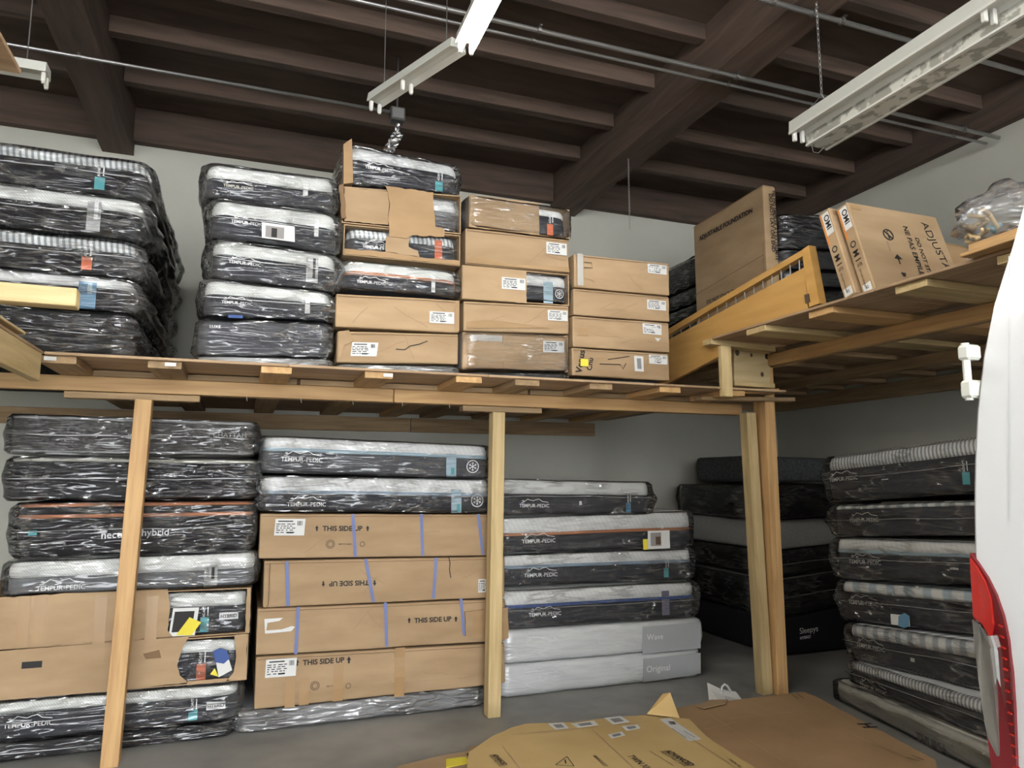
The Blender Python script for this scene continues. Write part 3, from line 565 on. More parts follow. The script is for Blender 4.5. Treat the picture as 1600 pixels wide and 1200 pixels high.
# fourth stack
b = UB('torn_carton', 'film-wrapped carton on top of the fourth loft stack, cut open at its right end', 'carton', 'torn cartons', 733, 890, 304, 327, 354, 373).open_carton(); b.poly('front_panel', 'cardboard', [(735, 305), (842, 318), (842, 368), (732, 355)], jag=.002); b.wrap('thin_wrap', ear=(.01, .02), seam=None)
m = UB('mattress', 'dark mattress end showing in the film-wrapped top carton, orange tag', 'mattress', G1, 737, 886, 308, 330, 352, 369, P=(0, 4.41, 0), depth=1.9).mattress('fabric_charcoal', 'knit_plain', 0.69); m.label_tag(859, 333, 368, .045, 'orange', None, .5, word='ADAPT')
b = UB('carton', 'second carton of the fourth loft stack, long clean front and label at right', 'carton', GC, 727, 890, 355, 374, 412, 427).carton(); b.shipping_label(853, 885, 378, 400); b.poly('dark_flap', 'cardboard_brown', [(729, 404), (748, 402), (800, 414), (888, 418), (889, 426), (729, 411)], .006, .003)
b = UB('torn_carton', 'third carton of the fourth loft stack, right end cut away around a mattress', 'carton', 'torn cartons', 722, 889, 413, 428, 467, 478).open_carton(); b.poly('front_panel', 'cardboard', [(723, 415), (822, 424), (822, 474), (722, 466)], jag=.003); b.shipping_label(783, 820, 433, 455, off=.012)
m = UB('mattress', 'mattress with snowflake badge poking out of the cut carton', 'mattress', G1, 727, 889, 418, 431, 465, 474, P=(0, 4.41, 0), depth=1.9).mattress('fabric_charcoal', 'knit_plain', 0.57); m.rect('tag', 'pale_blue', 848, 863, 440, 475); m.snowflake(873, 460, .030); m.wrap(ear=(0, .04), seam=None)
b = UB('carton', 'fourth carton of the fourth loft stack with crushed left corner', 'carton', GC, 724, 889, 469, 478, 516, 522).carton(); b.shipping_label(855, 886, 484, 503); b.poly('crushed_crease', 'cardboard_brown', [(728, 503), (760, 500), (800, 505), (860, 513), (729, 513)], .006, .002)
b = UB('carton', 'bottom carton of the fourth loft stack wrapped in shiny tape', 'carton', GC, 722, 889, 517, 523, 577, 582).carton(); b.shipping_label(848, 881, 532, 552); b.rect('tape', 'silver_tape', 734, 784, 522, 535, .008); b.rect('tape', 'tape', 723, 742, 535, 575, .007); b.line('crease', 'cardboard_edge', [(785, 524), (786, 578)], .003); b.wrap('thin_wrap', ear=(.0, .0), seam=None, amp=.006)
m = U2('black wrapped mattress under the fourth loft stack', 738, 888, 581, 584, 590, 593, base=DECK).mattress('fabric_charcoal', None); m.wrap(ear=(.01, .01), seam=None, amp=.02)
# fifth stack
b = UB('carton', 'top carton of the fifth loft stack, taped left edge', 'carton', GC, 897, 1047, 395, 411, 448, 462).carton(); b.shipping_label(1011, 1041, 412, 430); b.rect('tape', 'silver_tape', 901, 911, 396, 447, .007); b.line('scribble', 'ink', [(913, 410), (924, 411), (925, 419), (912, 418)], .004)
b = UB('carton', 'second carton of the fifth loft stack, smooth with label at top right', 'carton', GC, 896, 1047, 449, 463, 491, 503).carton(); b.shipping_label(1010, 1040, 468, 486)
b = UB('carton', 'third carton of the fifth loft stack with a small white triangle mark', 'carton', GC, 895, 1047, 492, 504, 541, 551).carton(); b.shipping_label(1003, 1033, 505, 524); b.poly('triangle_mark', 'paper', [(1022, 528), (1032, 529), (1027, 534)], .004, .001); b.rect('tape', 'cardboard_brown', 902, 919, 512, 525, .006)
b = UB('carton', 'bottom carton of the fifth loft stack with marker writing and yellow note', 'carton', GC, 894, 1047, 542, 552, 586, 595).carton(); b.shipping_label(1013, 1042, 554, 570); b.rect('side_label', 'paper', 990, 1005, 556, 581); b.rect('side_label_print', 'ink_grey', 994, 1001, 560, 577, .006)
b.rect('sticky_note', 'yellow', 906, 918, 561, 573, .009); b.text('Venus', 889, 923, 565, 'ink', .02, .006, 'marker_writing', rot=R(80)); b.text('Cnu', 912, 930, 569, 'ink', .02, .006, 'marker_writing', rot=R(80)); b.line('marker_arrow', 'ink', [(936, 569), (968, 570), (972, 577), (977, 568)], .006); b.line('marker_arrow', 'ink', [(949, 562), (983, 557)], .005)
m = U2('flat black slab beneath the fifth loft stack', 892, 1036, 590, 596, 601, 606, base=DECK).mattress('fabric_black', None)
for k in (m.e,): pass

# ================================================================== lower stacks on the floor
LPn = (0, 5.06, 0)
G2 = 'wrapped mattresses under the back loft'; GD = 'long cartons under the back loft'
def LB(name, label, cat, grp, xl, xr, tl, tr, bl, br, **k): return Block(name, label, cat, grp, k.pop('P', LPn), k.pop('rz', 0), k.pop('depth', 1.95), xl, xr, tl, tr, bl, br, **k)
m = LB('mattress', 'heather grey mattress on top of the lower left stack', 'mattress', G2, 14, 397, 645, 658, 709, 713).mattress('fabric_heather', None, piping=[('fabric_silver', .95), ('fabric_silver', .05)]); m.text('CHATTAM', 333, 385, 680, 'fabric_silver', name='logo_lettering'); m.wrap(ear=(.02, .03))
m = LB('mattress', 'black mattress with thin cream top, second in the lower left stack', 'mattress', G2, 12, 400, 711, 716, 783, 780).mattress('fabric_black', 'fabric_cream', .88); m.wrap(ear=(.03, .03))
m = LB('mattress', 'black hybrid mattress with two copper piping lines in the lower left stack', 'mattress', G2, 22, 394, 785, 781, 874, 859).mattress('fabric_black', 'fabric_black', .72, piping=[('pipe_orange', .95), ('pipe_orange', .74)])
m.text('nectar', 159, 203, 836, 'white_print', .01, name='logo_lettering'); m.text('hybrid', 222, 264, 833, 'white_print', .01, name='logo_lettering'); m.rect('corner_tag', 'teal', 45, 58, 829, 836); m.wrap(ear=(.05, .02))
m = LB('mattress', 'pale grey mattress with white knit top in the lower left stack', 'mattress', G2, 8, 398, 877, 860, 932, 914).mattress('fabric_grey', 'knit_white', 0.51); m.logo(57, 134, 918); m.rect('tag', 'fabric_silver', 320, 339, 883, 916); m.rect('tag_head', 'ink', 331, 335, 886, 904, .006); m.text('ADAPT', 315, 335, 893, 'ink', rot=R(90), off=.007, name='tag_lettering', hmul=.9); m.wrap('thin_wrap', ear=(.02, .02), seam=None)
def inner(lbl, grp, q, P, D, **k): return Block('mattress', lbl, 'mattress', grp, P, 0, D, *q, **k)
b = LB('torn_carton', 'upper torn carton of the lower left stack, ragged square hole at right', 'carton', 'torn cartons', 5, 391, 933, 917, 1015, 989, ext=(.3, 0)).open_carton()
b.poly('front_panel', 'cardboard', [(-95, 940), (60, 930), (150, 924), (262, 919), (266, 950), (262, 985), (270, 994), (150, 1003), (-95, 1022)], jag=.003); b.poly('front_panel', 'cardboard', [(386, 920), (391, 918), (390, 988), (383, 988)], jag=.003)
for x in (30, 55, 150, 230): b.rect('tape', 'tape', x, x + 14, 932, 1004, .010)
m = inner('mattress with photo card and teal tag inside the upper torn carton at left', G2, (20, 386, 931, 921, 1010, 988), (0, 5.10, 0), 1.85).mattress('fabric_charcoal', 'knit_white', 0.65); m.label_tag(321, 945, 987, .05, 'teal', None, .55, word='ADAPT'); m.rect('hybrid_badge', 'white_print', 343, 372, 957, 966); m.text('HYBRID', 345, 370, 961.5, 'ink', .02, .007); m.wrap(ear=(0, 0), seam=None)
c = m.rect('photo_card', 'paper', 267, 305, 949, 990, .040, skew=.1); m.rect('card_photo', 'ink', 271, 300, 954, 984, .043, skew=.1, parent=c); m.poly('yellow_tag', 'yellow', [(276, 990), (297, 962), (315, 970), (300, 990)], .045, .002)
b = LB('torn_carton', 'lower torn carton of the lower left stack, round hole at right and hand slot', 'carton', 'torn cartons', 5, 387, 1017, 990, 1094, 1062, ext=(.3, 0)).open_carton()
b.poly('front_panel', 'cardboard', [(-95, 1024), (150, 1005), (296, 994), (284, 1015), (277, 1040), (281, 1055), (295, 1066), (150, 1081), (-95, 1102)], jag=.002); b.poly('front_panel', 'cardboard', [(366, 992), (386, 990), (385, 1061), (352, 1064), (365, 1050), (369, 1025)], jag=.003); b.poly('front_panel', 'cardboard', [(292, 1064), (355, 1059), (360, 1064), (292, 1070)], jag=.001)
b.rect('hand_slot', 'ink', 35, 66, 1034, 1042, .009); b.poly('torn_tab', 'cardboard_edge', [(224, 1021), (249, 1015), (252, 1027), (228, 1029)], .010, .003)
m = inner('mattress with orange tag and blue sticker inside the lower torn carton at left', G2, (20, 382, 1015, 994, 1090, 1063), (0, 5.10, 0), 1.85).mattress('fabric_charcoal', 'knit_white', 0.71); m.label_tag(316, 1014, 1065, .055, 'orange', None, .55, word='ADAPT'); m.wrap(ear=(0, 0), seam=None)
m.poly('blue_sticker', 'navy', [(333, 1015), (344, 1010), (355, 1014), (359, 1026), (350, 1034), (337, 1032)], .042, .002); m.poly('paper_sticker', 'paper', [(338, 1032), (358, 1028), (363, 1044), (342, 1055)], .040, .002); m.poly('yellow_tag', 'yellow', [(329, 1050), (336, 1041), (342, 1054)], .044, .002)
m = LB('mattress', 'large dark hybrid mattress with teal tag low in the lower left stack', 'mattress', G2, 5, 371, 1096, 1066, 1160, 1124, ext=(.3, 0)).mattress('fabric_charcoal', 'knit_white', 0.69); m.logo(6, 84, 1131); m.label_tag(303, 1089, 1125, .05, 'teal', None, .45, word='ADAPT'); m.rect('hybrid_badge', 'white_print', 323, 352, 1097, 1106); m.text('HYBRID', 325, 350, 1101.5, 'ink', .02, .007); m.wrap(ear=(0, .02))
m = LB('mattress', 'black base mattress on the floor at the bottom of the lower left stack', 'mattress', G2, 5, 355, 1160, 1126, 1190, 1150, base=.004, ext=(.3, 0)).mattress('fabric_black', None); m.wrap(ear=(0, .05))
# second lower stack
m = LB('mattress', 'charcoal mattress with snowflake badge on top of the second floor stack', 'mattress', G2, 410, 765, 679, 695, 738, 748).mattress('fabric_slate', 'knit_plain', 0.63, 'pale_blue', rc=.11); m.logo(439, 504, 718); m.label_tag(705, 709, 746, .075, 'pale_blue', None); m.rect('tag_foot', 'teal', 704, 709, 731, 741, .007); m.snowflake(738, 729, .044); m.wrap('thin_wrap', ear=(.0, .0), seam=None, amp=.006)
m = LB('mattress', 'creased plastic snowflake mattress, second in the second floor stack', 'mattress', G2, 408, 768, 742, 748, 799, 801).mattress('fabric_charcoal', 'knit_plain', 0.53, 'pipe_blue', rc=.11); m.logo(448, 509, 788); m.label_tag(713, 765, 801, .075, 'pale_blue', None); m.rect('tag_foot', 'teal', 713, 718, 788, 799, .007); m.snowflake(745, 782, .044); m.wrap(ear=(.03, .03))
def ss_up(b, x0, x1, y, flip=False, sz=1.0, a0=None, a1=None):
    b.text('THIS SIDE UP', x0, x1, y, 'ink', .03, flip=flip)
    yy = y if isinstance(y, tuple) else (y, y); up = -1 if not flip else 1
    for px, py in ((a0, yy[0]), (a1, yy[1])):
        h = 4.5 * sz * up; b.poly('arrow_mark', 'ink', [(px - 1.2 * sz, py - h), (px + 1.2 * sz, py - h), (px + 1.2 * sz, py), (px + 2.6 * sz, py), (px, py + h), (px - 2.6 * sz, py), (px - 1.2 * sz, py)], .004, .0008) if False else \
            b.poly('arrow_mark', 'ink', [(px - 1.2 * sz, py - h * .9), (px - 1.2 * sz, py), (px - 2.8 * sz, py), (px, py + h), (px + 2.8 * sz, py), (px + 1.2 * sz, py), (px + 1.2 * sz, py - h * .9)], .004, .0008)
def eco_marks(b, y, x0, x1, x2):
    c = b.loc(x0, y)
    for r in (.028, .018): b.ribbon('recycle_mark', 'ink_brown', [(c[0] + r * math.cos(k * math.pi / 5), c[1] + r * math.sin(k * math.pi / 5)) for k in range(11)], .004, .0042)
    b.text('RECYCLABLE', x1 - 10, x1 + 10, y, 'ink_brown', .02); c = b.loc(x2, y); b.ribbon('recycle_mark', 'ink_brown', [(c[0] + .016 * math.cos(k * math.pi / 6), c[1] + .016 * math.sin(k * math.pi / 6)) for k in range(13)], .004, .0042)
b = LB('carton', 'top long carton of the second floor stack, label left of its side-up print', 'carton', GD, 405, 786, 802, 803, 873, 868).carton(); b.shipping_label(429, 475, 811, 836, skew=.06); ss_up(b, 504, 566, 825.5, a0=495, a1=574); eco_marks(b, 850, 516, 539, 566)
for a in ((551, 803, 555, 870), (658, 803, 660, 868), (747, 803, 754, 866)): b.strap(*a)
b = LB('carton', 'second long carton of the second floor stack, side-up print upside down', 'carton', GD, 411, 789, 876, 869, 950, 933).carton(); ss_up(b, 514, 576, (912, 910.5), True, a0=505, a1=585)
for a in ((448, 877, 450, 947), (571, 873, 583, 940), (681, 871, 677, 935)): b.strap(*a)
b.line('tear', 'ink', [(701, 870), (703, 880), (702, 890), (704, 903)], .006); b.shipping_label(747, 763, 905, 925); b.line('crease', 'cardboard_edge', [(422, 880), (419, 945), (415, 950)], .005)
b = LB('carton', 'third long carton of the second floor stack, broken right end and peeled label', 'carton', GD, 400, 790, 951, 935, 1025, 1001).carton(); ss_up(b, 647, 705, (969, 967), a0=639, a1=712)
for a in ((466, 948, 462, 1022), (602, 941, 604, 1010), (720, 935, 725, 993)): b.strap(*a)
b.poly('peeled_label', 'paper', [(413, 967), (442, 965), (437, 970), (418, 973), (416, 985), (440, 983), (456, 978), (461, 979), (455, 986), (414, 990)], .005, .001); b.poly('broken_flap', 'cardboard_brown', [(725, 955), (792, 948), (793, 996), (770, 999), (726, 993)], .012, .012, jag=.003); b.rect('tape', 'cardboard', 727, 737, 956, 993, .025)
b = LB('carton', 'lowest long carton of the second floor stack, brown tape patches', 'carton', GD, 398, 790, 1026, 1004, 1109, 1068).carton(); b.shipping_label(415, 462, 1031, 1055, skew=.03); ss_up(b, 473, 538, (1035, 1031), sz=1.25, a0=464, a1=545); eco_marks(b, 1071, 492, 520, 544)
for x, yt, yb in ((446, 1060, 1104), (468, 1060, 1100), (521, 1038, 1094), (617, 1012, 1087)): b.rect('tape', 'tape', x, x + 14, yt, yb, .008)
m = LB('mattress', 'grey mattress in loose cloudy plastic on the floor under the long cartons', 'mattress', G2, 374, 752, 1085, 1070, 1147, 1107, base=.004, P=(0, 5.09, 0)); m.zt = [b.zb[0] - .006, b.zb[1] - .006]; m.h = (sum(m.zt) - sum(m.zb)) / 2; m.mattress('fabric_grey', None); m.wrap('cloudy_wrap', ear=(.03, .03), seam=None, amp=.03)
# third lower stack
L3 = (0, 5.20, 0)
m = LB('mattress', 'short dark mattress with blue tag on top of the third floor stack', 'mattress', G2, 783, 1018, 747, 752, 803, 803, P=L3, depth=1.88).mattress('fabric_charcoal', 'knit_white', 0.57); m.logo(811, 857, 790); m.label_tag(981, 771, 801, .045, 'tag_blue', None, .5, word='ADAPT'); m.rect('care_label', 'paper', 904, 908, 783, 789); m.wrap(ear=(.0, .07))
m = LB('mattress', 'mattress with red piping and a photo card in the third floor stack', 'mattress', G2, 783, 1083, 808, 797, 865, 855, P=L3, depth=1.88).mattress('fabric_charcoal', 'knit_plain', 0.51, 'pipe_orange'); m.logo(815, 867, 845); m.label_tag(1034, 820, 830, .03, 'white_print', None)
c = m.rect('photo_card', 'paper', 1008, 1043, 829, 856, .030); m.rect('card_photo', 'photo_grey', 1012, 1029, 832, 852, .033, parent=c); m.rect('card_photo', 'ink_brown', 1020, 1028, 838, 850, .035, parent=c); m.rect('yellow_tag', 'yellow', 1001, 1009, 842, 858, .028); m.wrap('thin_wrap', ear=(.0, .02), seam=None)
m = LB('mattress', 'mattress with green tag in the middle of the third floor stack', 'mattress', G2, 783, 1084, 866, 856, 917, 905, P=L3, depth=1.88).mattress('fabric_charcoal', 'knit_plain', 0.59, 'pipe_blue'); m.logo(818, 870, 898); m.label_tag(1040, 873, 902, .045, 'teal', None, .5, word='ADAPT'); m.wrap(ear=(.0, .04), seam=None)
m = LB('mattress', 'mattress with grey-violet tag and pointed bag end in the third floor stack', 'mattress', G2, 783, 1088, 923, 907, 983, 963, P=L3, depth=1.88).mattress('fabric_charcoal', 'knit_plain', 0.57, 'navy'); m.logo(825, 876, 959); m.label_tag(1039, 923, 961, .07, 'violet_grey', None); m.wrap(ear=(.0, .10))
m = LB('mattress', 'white bagged mattress printed Wave in the third floor stack', 'mattress', G2, 785, 1090, 985, 965, 1037, 1012, P=L3, depth=1.88).mattress('fabric_silver', None); m.poly('printed_end', 'print_grey', [(1000, 978), (1090, 970), (1090, 1011), (999, 1020)], .034, .002); m.wrap('milky_wrap', ear=(.0, .09), seam=None, amp=.018); 
w1 = m.text('Wave', 1006, 1031, (994, 992), 'paper', off=.040)
m = LB('mattress', 'white bagged mattress printed Original at the bottom of the third floor stack', 'mattress', G2, 783, 1090, 1038, 1012, 1091, 1053, base=.004, P=L3, depth=1.88).mattress('fabric_silver', None); m.poly('printed_end', 'print_grey', [(1001, 1028), (1090, 1018), (1090, 1050), (1001, 1064)], .034, .002); m.wrap('milky_wrap', ear=(.0, .02), seam=None, amp=.018); m.text('Original', 1006, 1042, (1046, 1041), 'paper', off=.040)
# corner stack behind the posts
L4 = (0, 5.46, 0); G4 = 'mattresses in the back corner'
def CBk(label, xl, tl, bl, **k): return Block('mattress', label, 'mattress', G4, k.pop('P', L4), k.pop('rz', 0), k.pop('depth', 1.55), xl, k.pop('xr', 1376), tl, tl - (tl - 747) * .16, bl, bl - (bl - 747) * .16, **k)
m = CBk('dark heather mattress on top of the corner stack behind the posts', 1172, 711, 753, P=(0, 5.9, 0), depth=.95, xr=1325).mattress('fabric_dark_heather', None)
m = CBk('black wrapped mattress second from top in the corner stack', 1194, 758, 812, rz=R(-4), P=(4.5, 5.40, 0)).mattress('fabric_black', None); m.wrap('thin_wrap', ear=(.05, .02), seam=None)
m = CBk('light grey quilted mattress in the corner stack', 1208, 813, 861).mattress('fabric_silver', None)
m = CBk('thin black mattress under the light grey one in the corner stack', 1210, 862, 903).mattress('fabric_black', None); m.wrap('thin_wrap', ear=(.02, .02))
m = CBk('thick black mattress with pale top edge in the corner stack', 1212, 904, 967).mattress('fabric_black', 'fabric_cream', .95); m.wrap('thin_wrap', ear=(.02, .02))
m = CBk('black hybrid mattress at the bottom of the corner stack with printed name', 1214, 968, 1028, base=.004).mattress('fabric_black', None); m.text('Sleepys', 1248, 1277, 985, 'white_print', .0, name='logo_lettering'); m.text('HYBRID', 1249, 1266, 995.5, 'white_print', .02, name='logo_lettering')
# right stack, long sides towards us
RP, RZ = (4.2, 4.4, 0), R(-90); G5 = 'wrapped mattresses in the right stack'
above = []
def RB(label, xl, xr, tl, tr, bl, br, **k):
    q = Block('mattress', label, 'mattress', G5, k.pop('P', RP), k.pop('rz', RZ), 1.45, xl, xr, tl, tr, bl, br, ext=(0, .6), **k)
    if above: q.zt = [min(q.zt[j], above[-1].zb[j] - .006) for j in (0, 1)]; q.h = (sum(q.zt) - sum(q.zb)) / 2
    above.append(q); return q
m = RB('topmost mattress of the right stack, tilted, broad ribbed top', 1290, 1518, 714, 683, 785, 770).mattress('fabric_charcoal', 'knit_ribbed', 0.69); m.logo(1297, 1342, 748); m.label_tag(1508, 718, 757, .05, 'teal', None, .5, word='ADAPT'); m.rect('care_label', 'fabric_silver', 1379, 1390, 748, 750); m.wrap(ear=(.09, .02))
m = RB('second mattress of the right stack, narrow pale top', 1300, 1518, 789, 781, 838, 836).mattress('fabric_charcoal', 'knit_wide', 0.85); m.logo(1329, 1375, 812.5, 'cream_print'); m.wrap(ear=(.12, .02))
m = RB('third mattress of the right stack, white top with pale blue edge', 1303, 1518, 838, 846, 903, 914).mattress('fabric_charcoal', 'knit_plain', 0.67, 'pale_blue'); m.logo(1328, 1378, 878); m.rect('care_label', 'fabric_silver', 1486, 1500, 886, 891); m.wrap(ear=(.14, .02))
m = RB('fourth mattress of the right stack with blue and white sticker', 1311, 1520, 905, 922, 967, 990).mattress('fabric_charcoal', 'knit_pale_blue', 0.71); m.logo(1328, 1374, 942); c = m.rect('round_sticker_card', 'paper', 1398, 1429, 957, 980, .03); m.poly('blue_sticker', 'tag_blue', [(1411, 962), (1420, 957), (1428, 962), (1428, 978), (1420, 981), (1411, 977)], .034, .001, parent=c); m.wrap(ear=(.10, .02))
m = RB('fifth mattress of the right stack, ribbed top with white bars', 1323, 1525, 970, 1001, 1026, 1076, rz=R(-94), P=(4.17, 4.38, 0)).mattress('fabric_charcoal', 'knit_wide', 0.65); m.logo(1340, 1384, 1011); m.rect('care_label', 'paper', 1425, 1432, 1027, 1035); m.wrap(ear=(.07, .02))
m = RB('sixth mattress of the right stack, fine ribbed top', 1327, 1530, 1029, 1082, 1064, 1148, rz=R(-100), P=(4.15, 4.38, 0)); m6 = m; m.mattress('fabric_charcoal', 'knit_ribbed', 0.63); m.logo(1346, 1388, 1077); m.wrap(ear=(.04, .02))
m = Block('mattress', 'white quilted mattress on the floor under the right stack', 'mattress', G5, (4.15, 4.38, 0), R(-102), 1.45, 1303, 1530, 1060, 1150, 1093, 1215, base=.004, ext=(0, .5)); m.zt = [min(m.zt[0], m6.zb[0] - .006), min(m.zt[1], m6.zb[1] - .006)]; m.h = (sum(m.zt) - sum(m.zb)) / 2; m.mattress('fabric_cream', None); m.text('THUMA', 1435, 1483, (1152, 1170), 'ink_grey', .02, off=.006, name='logo_lettering'); m.wrap('thin_wrap', ear=(.03, .02), seam=None)

# ================================================================== things on the right loft
fb = Block('carton', 'tall upright foundation carton leaning beside the wooden footboard', 'carton', 'foundation cartons', (3.95, 4.6, 0), R(-90), .13, 1085, 1195, 352, 285, 480, 430, base=RDECK); fb.carton(bulge=.006, dent=.008)
fb.text('ADJUSTABLE FOUNDATION', 1094, 1177, (375, 329), 'ink', .03, .009); fb.text('DO NOT STACK EN', 1105, 1150, (474, 452), 'ink', .02); fb.line('fold_line', 'cardboard_edge', [(1086, 462), (1194, 398)], .005); fb.line('fold_line', 'cardboard_edge', [(1193, 380), (1194, 430)], .004)
ey = fb.P.y - fb.uc - fb.w / 2 - .004
for k, (t_, za, zb) in enumerate((('DO NOT LAY ON END', 3.95, 3.45), ('NE PAS EMPILER A L\'EXTREMITE', 3.98, 3.38))):
    world_text(fb.e, t_, (4.0 + k * .035, ey, za), (4.0 + k * .035, ey, zb), (0, -1, 0), 'ink', .02, .008)
c = fb.loc(1197, 404); o = MB().add(to_local(fb.e, [(4.0 + .016 * math.cos(k * .63), ey - .008, 3.17 + .016 * math.sin(k * .63)) for k in range(10)]), [tuple(range(10))]).build('green_dot', 'teal', fb.e)
# black wrapped pile behind
for k, (t, b_, lab) in enumerate(((334, 388, 'topmost black wrapped mattress behind the upright foundation carton'), (390, 420, 'second black wrapped mattress in the pile behind the footboard'), (422, 447, 'third black wrapped mattress in the pile behind the footboard'), (449, 475, 'lowest black wrapped mattress of the pile behind the footboard'))):
    m = Block('mattress', lab, 'mattress', 'black mattresses on the right loft', (0, 4.75, 0), 0, 1.9, 1222 + k * 3, 1400, t, t + 8, b_, b_ + 6, base=RDECK if k == 3 else None); m.mattress('fabric_black', None); m.wrap('thin_wrap', ear=(.03, .0), seam=None, amp=.03)
# footboard
XF = 3.22
def fpt(px, py): return at_x(px, py, XF)
ft = thing('bed_footboard', 'honey coloured wooden bed footboard with a row of thin metal spindles', 'bed footboard', (XF, 4.0, DECK))
def fprism(name, pts, t, mat, off=0.0):
    q = [fpt(*p) - ft.location + Vector((off, 0, 0)) for p in pts]; return MB().prism(q, [p + Vector((t, 0, 0)) for p in q]).build(name, mat, ft)
sl = lambda x, x0, y0, x1, y1: y0 + (y1 - y0) * (x - x0) / (x1 - x0)
bot = lambda x: sl(x, 1048, 596, 1268, 481); ptop = lambda x: sl(x, 1047, 529, 1257, 417); rb = lambda x: sl(x, 1050, 520, 1257, 399); rt = lambda x: sl(x, 1050, 511, 1264, 385)
A_, B_ = fpt(1008, bot(1008)), fpt(1262, bot(1262)); k_ = (A_.y - 4.325) / (A_.y - B_.y); C_ = A_ + (B_ - A_) * k_
q = [A_, C_, Vector((XF, 4.325, RDECK + .004)), Vector((XF, B_.y, max(B_.z, RDECK + .004))), fpt(1256, ptop(1256)), fpt(1008, ptop(1008))]
q = [p - ft.location + Vector((.004, 0, 0)) for p in q]; MB().prism(q, [p + Vector((.03, 0, 0)) for p in q]).build('panel', 'bed_wood', ft)
fprism('top_rail', [(1008, rb(1008)), (1257, rb(1257)), (1257, rt(1257)), (1008, rt(1008))], .05, 'bed_wood', -.006)
fprism('end_stile', [(1266, 480), (1282, 474), (1265, 383.5), (1255.5, 390), (1256, 405)], .055, 'bed_wood', -.008)
fprism('bolt_plate', [(1259, 461), (1266, 459), (1268, 472), (1261, 475)], .004, 'ink_brown', -.013)
for k in range(17):
    x = 1018 + k * 14.2; a, b = fpt(x, rb(x)) - ft.location, fpt(x + 1, ptop(x + 1)) - ft.location; off = Vector((.018, 0, 0)); MB().tube([a + off, b + off], .0045, 6).build('spindle', 'spindle', ft)
# two leaning cartons at the loft edge
def lean_carton(label, x, y, L, h, t):
    e = thing('carton', label, 'carton', (x, y, RDECK + .004), 0, 'leaning flat cartons'); e.rotation_euler = (R(-16), 0, 0)
    MB().bbox(0, L, 0, t, 0, h, .006).build('carton_body', 'cardboard', e)
    def pr(name, txt, c, size, rot, mat='ink', face='f', bold=.02):
        v, f, asp = text_mesh(txt, bold); ca, sa = math.cos(rot), math.sin(rot); P = []
        for a, b in v:
            a, b = (a - .5) * size, (b - asp / 2) * size; q = (c[0] + a * ca - b * sa, c[1] + a * sa + b * ca); P.append((q[0], -.003, q[1]) if face == 'f' else (-.003, t - q[0], q[1]))
        link(name, P, f, mat, e)
    def rc(name, u0, u1, z0, z1, mat, o_=.002): MB().box(-o_, 0, t - u1, t - u0, z0, z1).build(name, mat, e)
    rc('end_label', .012, t - .012, h * .72, h * .97, 'paper'); rc('label_stripe', .012, .022, h * .62, h * .97, 'label_orange', .003); pr('lettering', 'OMI', (t / 2 + .01, h * .86), h * .16, R(-90), face='e')
    pr('lettering', 'O M I', (t / 2, h * .47), h * .22, R(-90), face='e'); pr('lettering', '(O)', (t / 2, h * .31), t * .4, 0, face='e')
    pr('lettering', 'DO NOT STACK', (t * .4, h * .17), h * .2, R(-90), 'ink_brown', 'e'); rc('end_label', .015, t - .015, .01, h * .10, 'paper'); pr('lettering', '82', (t / 2, h * .06), t * .25, 0, face='e')
    pr('lettering', 'ADJUSTABLE', (L * .86, h * .50), h * .8, R(-80), 'ink', bold=.0); pr('lettering', 'DO NOT STACK', (L * .66, h * .40), h * .55, R(-90)); pr('lettering', 'NE PAS EMPILER A', (L * .57, h * .44), h * .72, R(-90))
    cc = (L * .34, h * .66); ring_ = [(cc[0] + .035 * math.cos(k * math.pi / 10), -.003, cc[1] + .035 * math.sin(k * math.pi / 10)) for k in range(20)]; MB().tube(ring_, .0035, 5, True).build('warning_mark', 'ink', e)
    MB().tube([(cc[0] - .024, -.003, cc[1] + .024), (cc[0] + .024, -.003, cc[1] - .024)], .0035, 5).build('warning_mark', 'ink', e); pr('warning_mark', 'i', cc, .012, 0); pr('lettering', 'NE PAS UTILISER', (L * .30, h * .52), .07, R(-90), 'ink_brown')
    MB().prism([(L * .36 + dx, -.003, h * .38 + dz) for dx, dz in ((-.03, 0), (0, .03), (.03, 0))], [(L * .36 + dx, -.004, h * .38 + dz) for dx, dz in ((-.03, 0), (0, .03), (.03, 0))]).build('umbrella_mark', 'ink', e); MB().box(L * .36 - .003, L * .36 + .003, -.004, -.002, h * .32, h * .39).build('umbrella_mark', 'ink', e)
    MB().prism([(L * .36 + dx, -.003, h * .16 + dz) for dx, dz in ((-.018, .035), (.018, .035), (.008, .01), (-.008, .01))], [(L * .36 + dx, -.004, h * .16 + dz) for dx, dz in ((-.018, .035), (.018, .035), (.008, .01), (-.008, .01))]).build('glass_mark', 'ink', e); MB().box(L * .36 - .012, L * .36 + .012, -.004, -.002, h * .13, h * .14).build('glass_mark', 'ink', e)
    MB().box(.02, .09, -.002, 0, h - .05, h - .02).build('tape', 'tape', e)
lean_carton('front leaning carton at the right loft edge, adjustable print on its broad side', 3.17, 2.87, .70, .575, .085)
lean_carton('rear leaning carton at the right loft edge, only its narrow end showing', 3.14, 2.975, .70, .575, .085)
b = Block('carton', 'small far carton behind the leaning cartons on the right loft', 'carton', None, (0, 3.45, 0), 0, .3, 1450, 1515, 372, 384, 420, 420, base=RDECK + .002); b.carton('cardboard_brown')
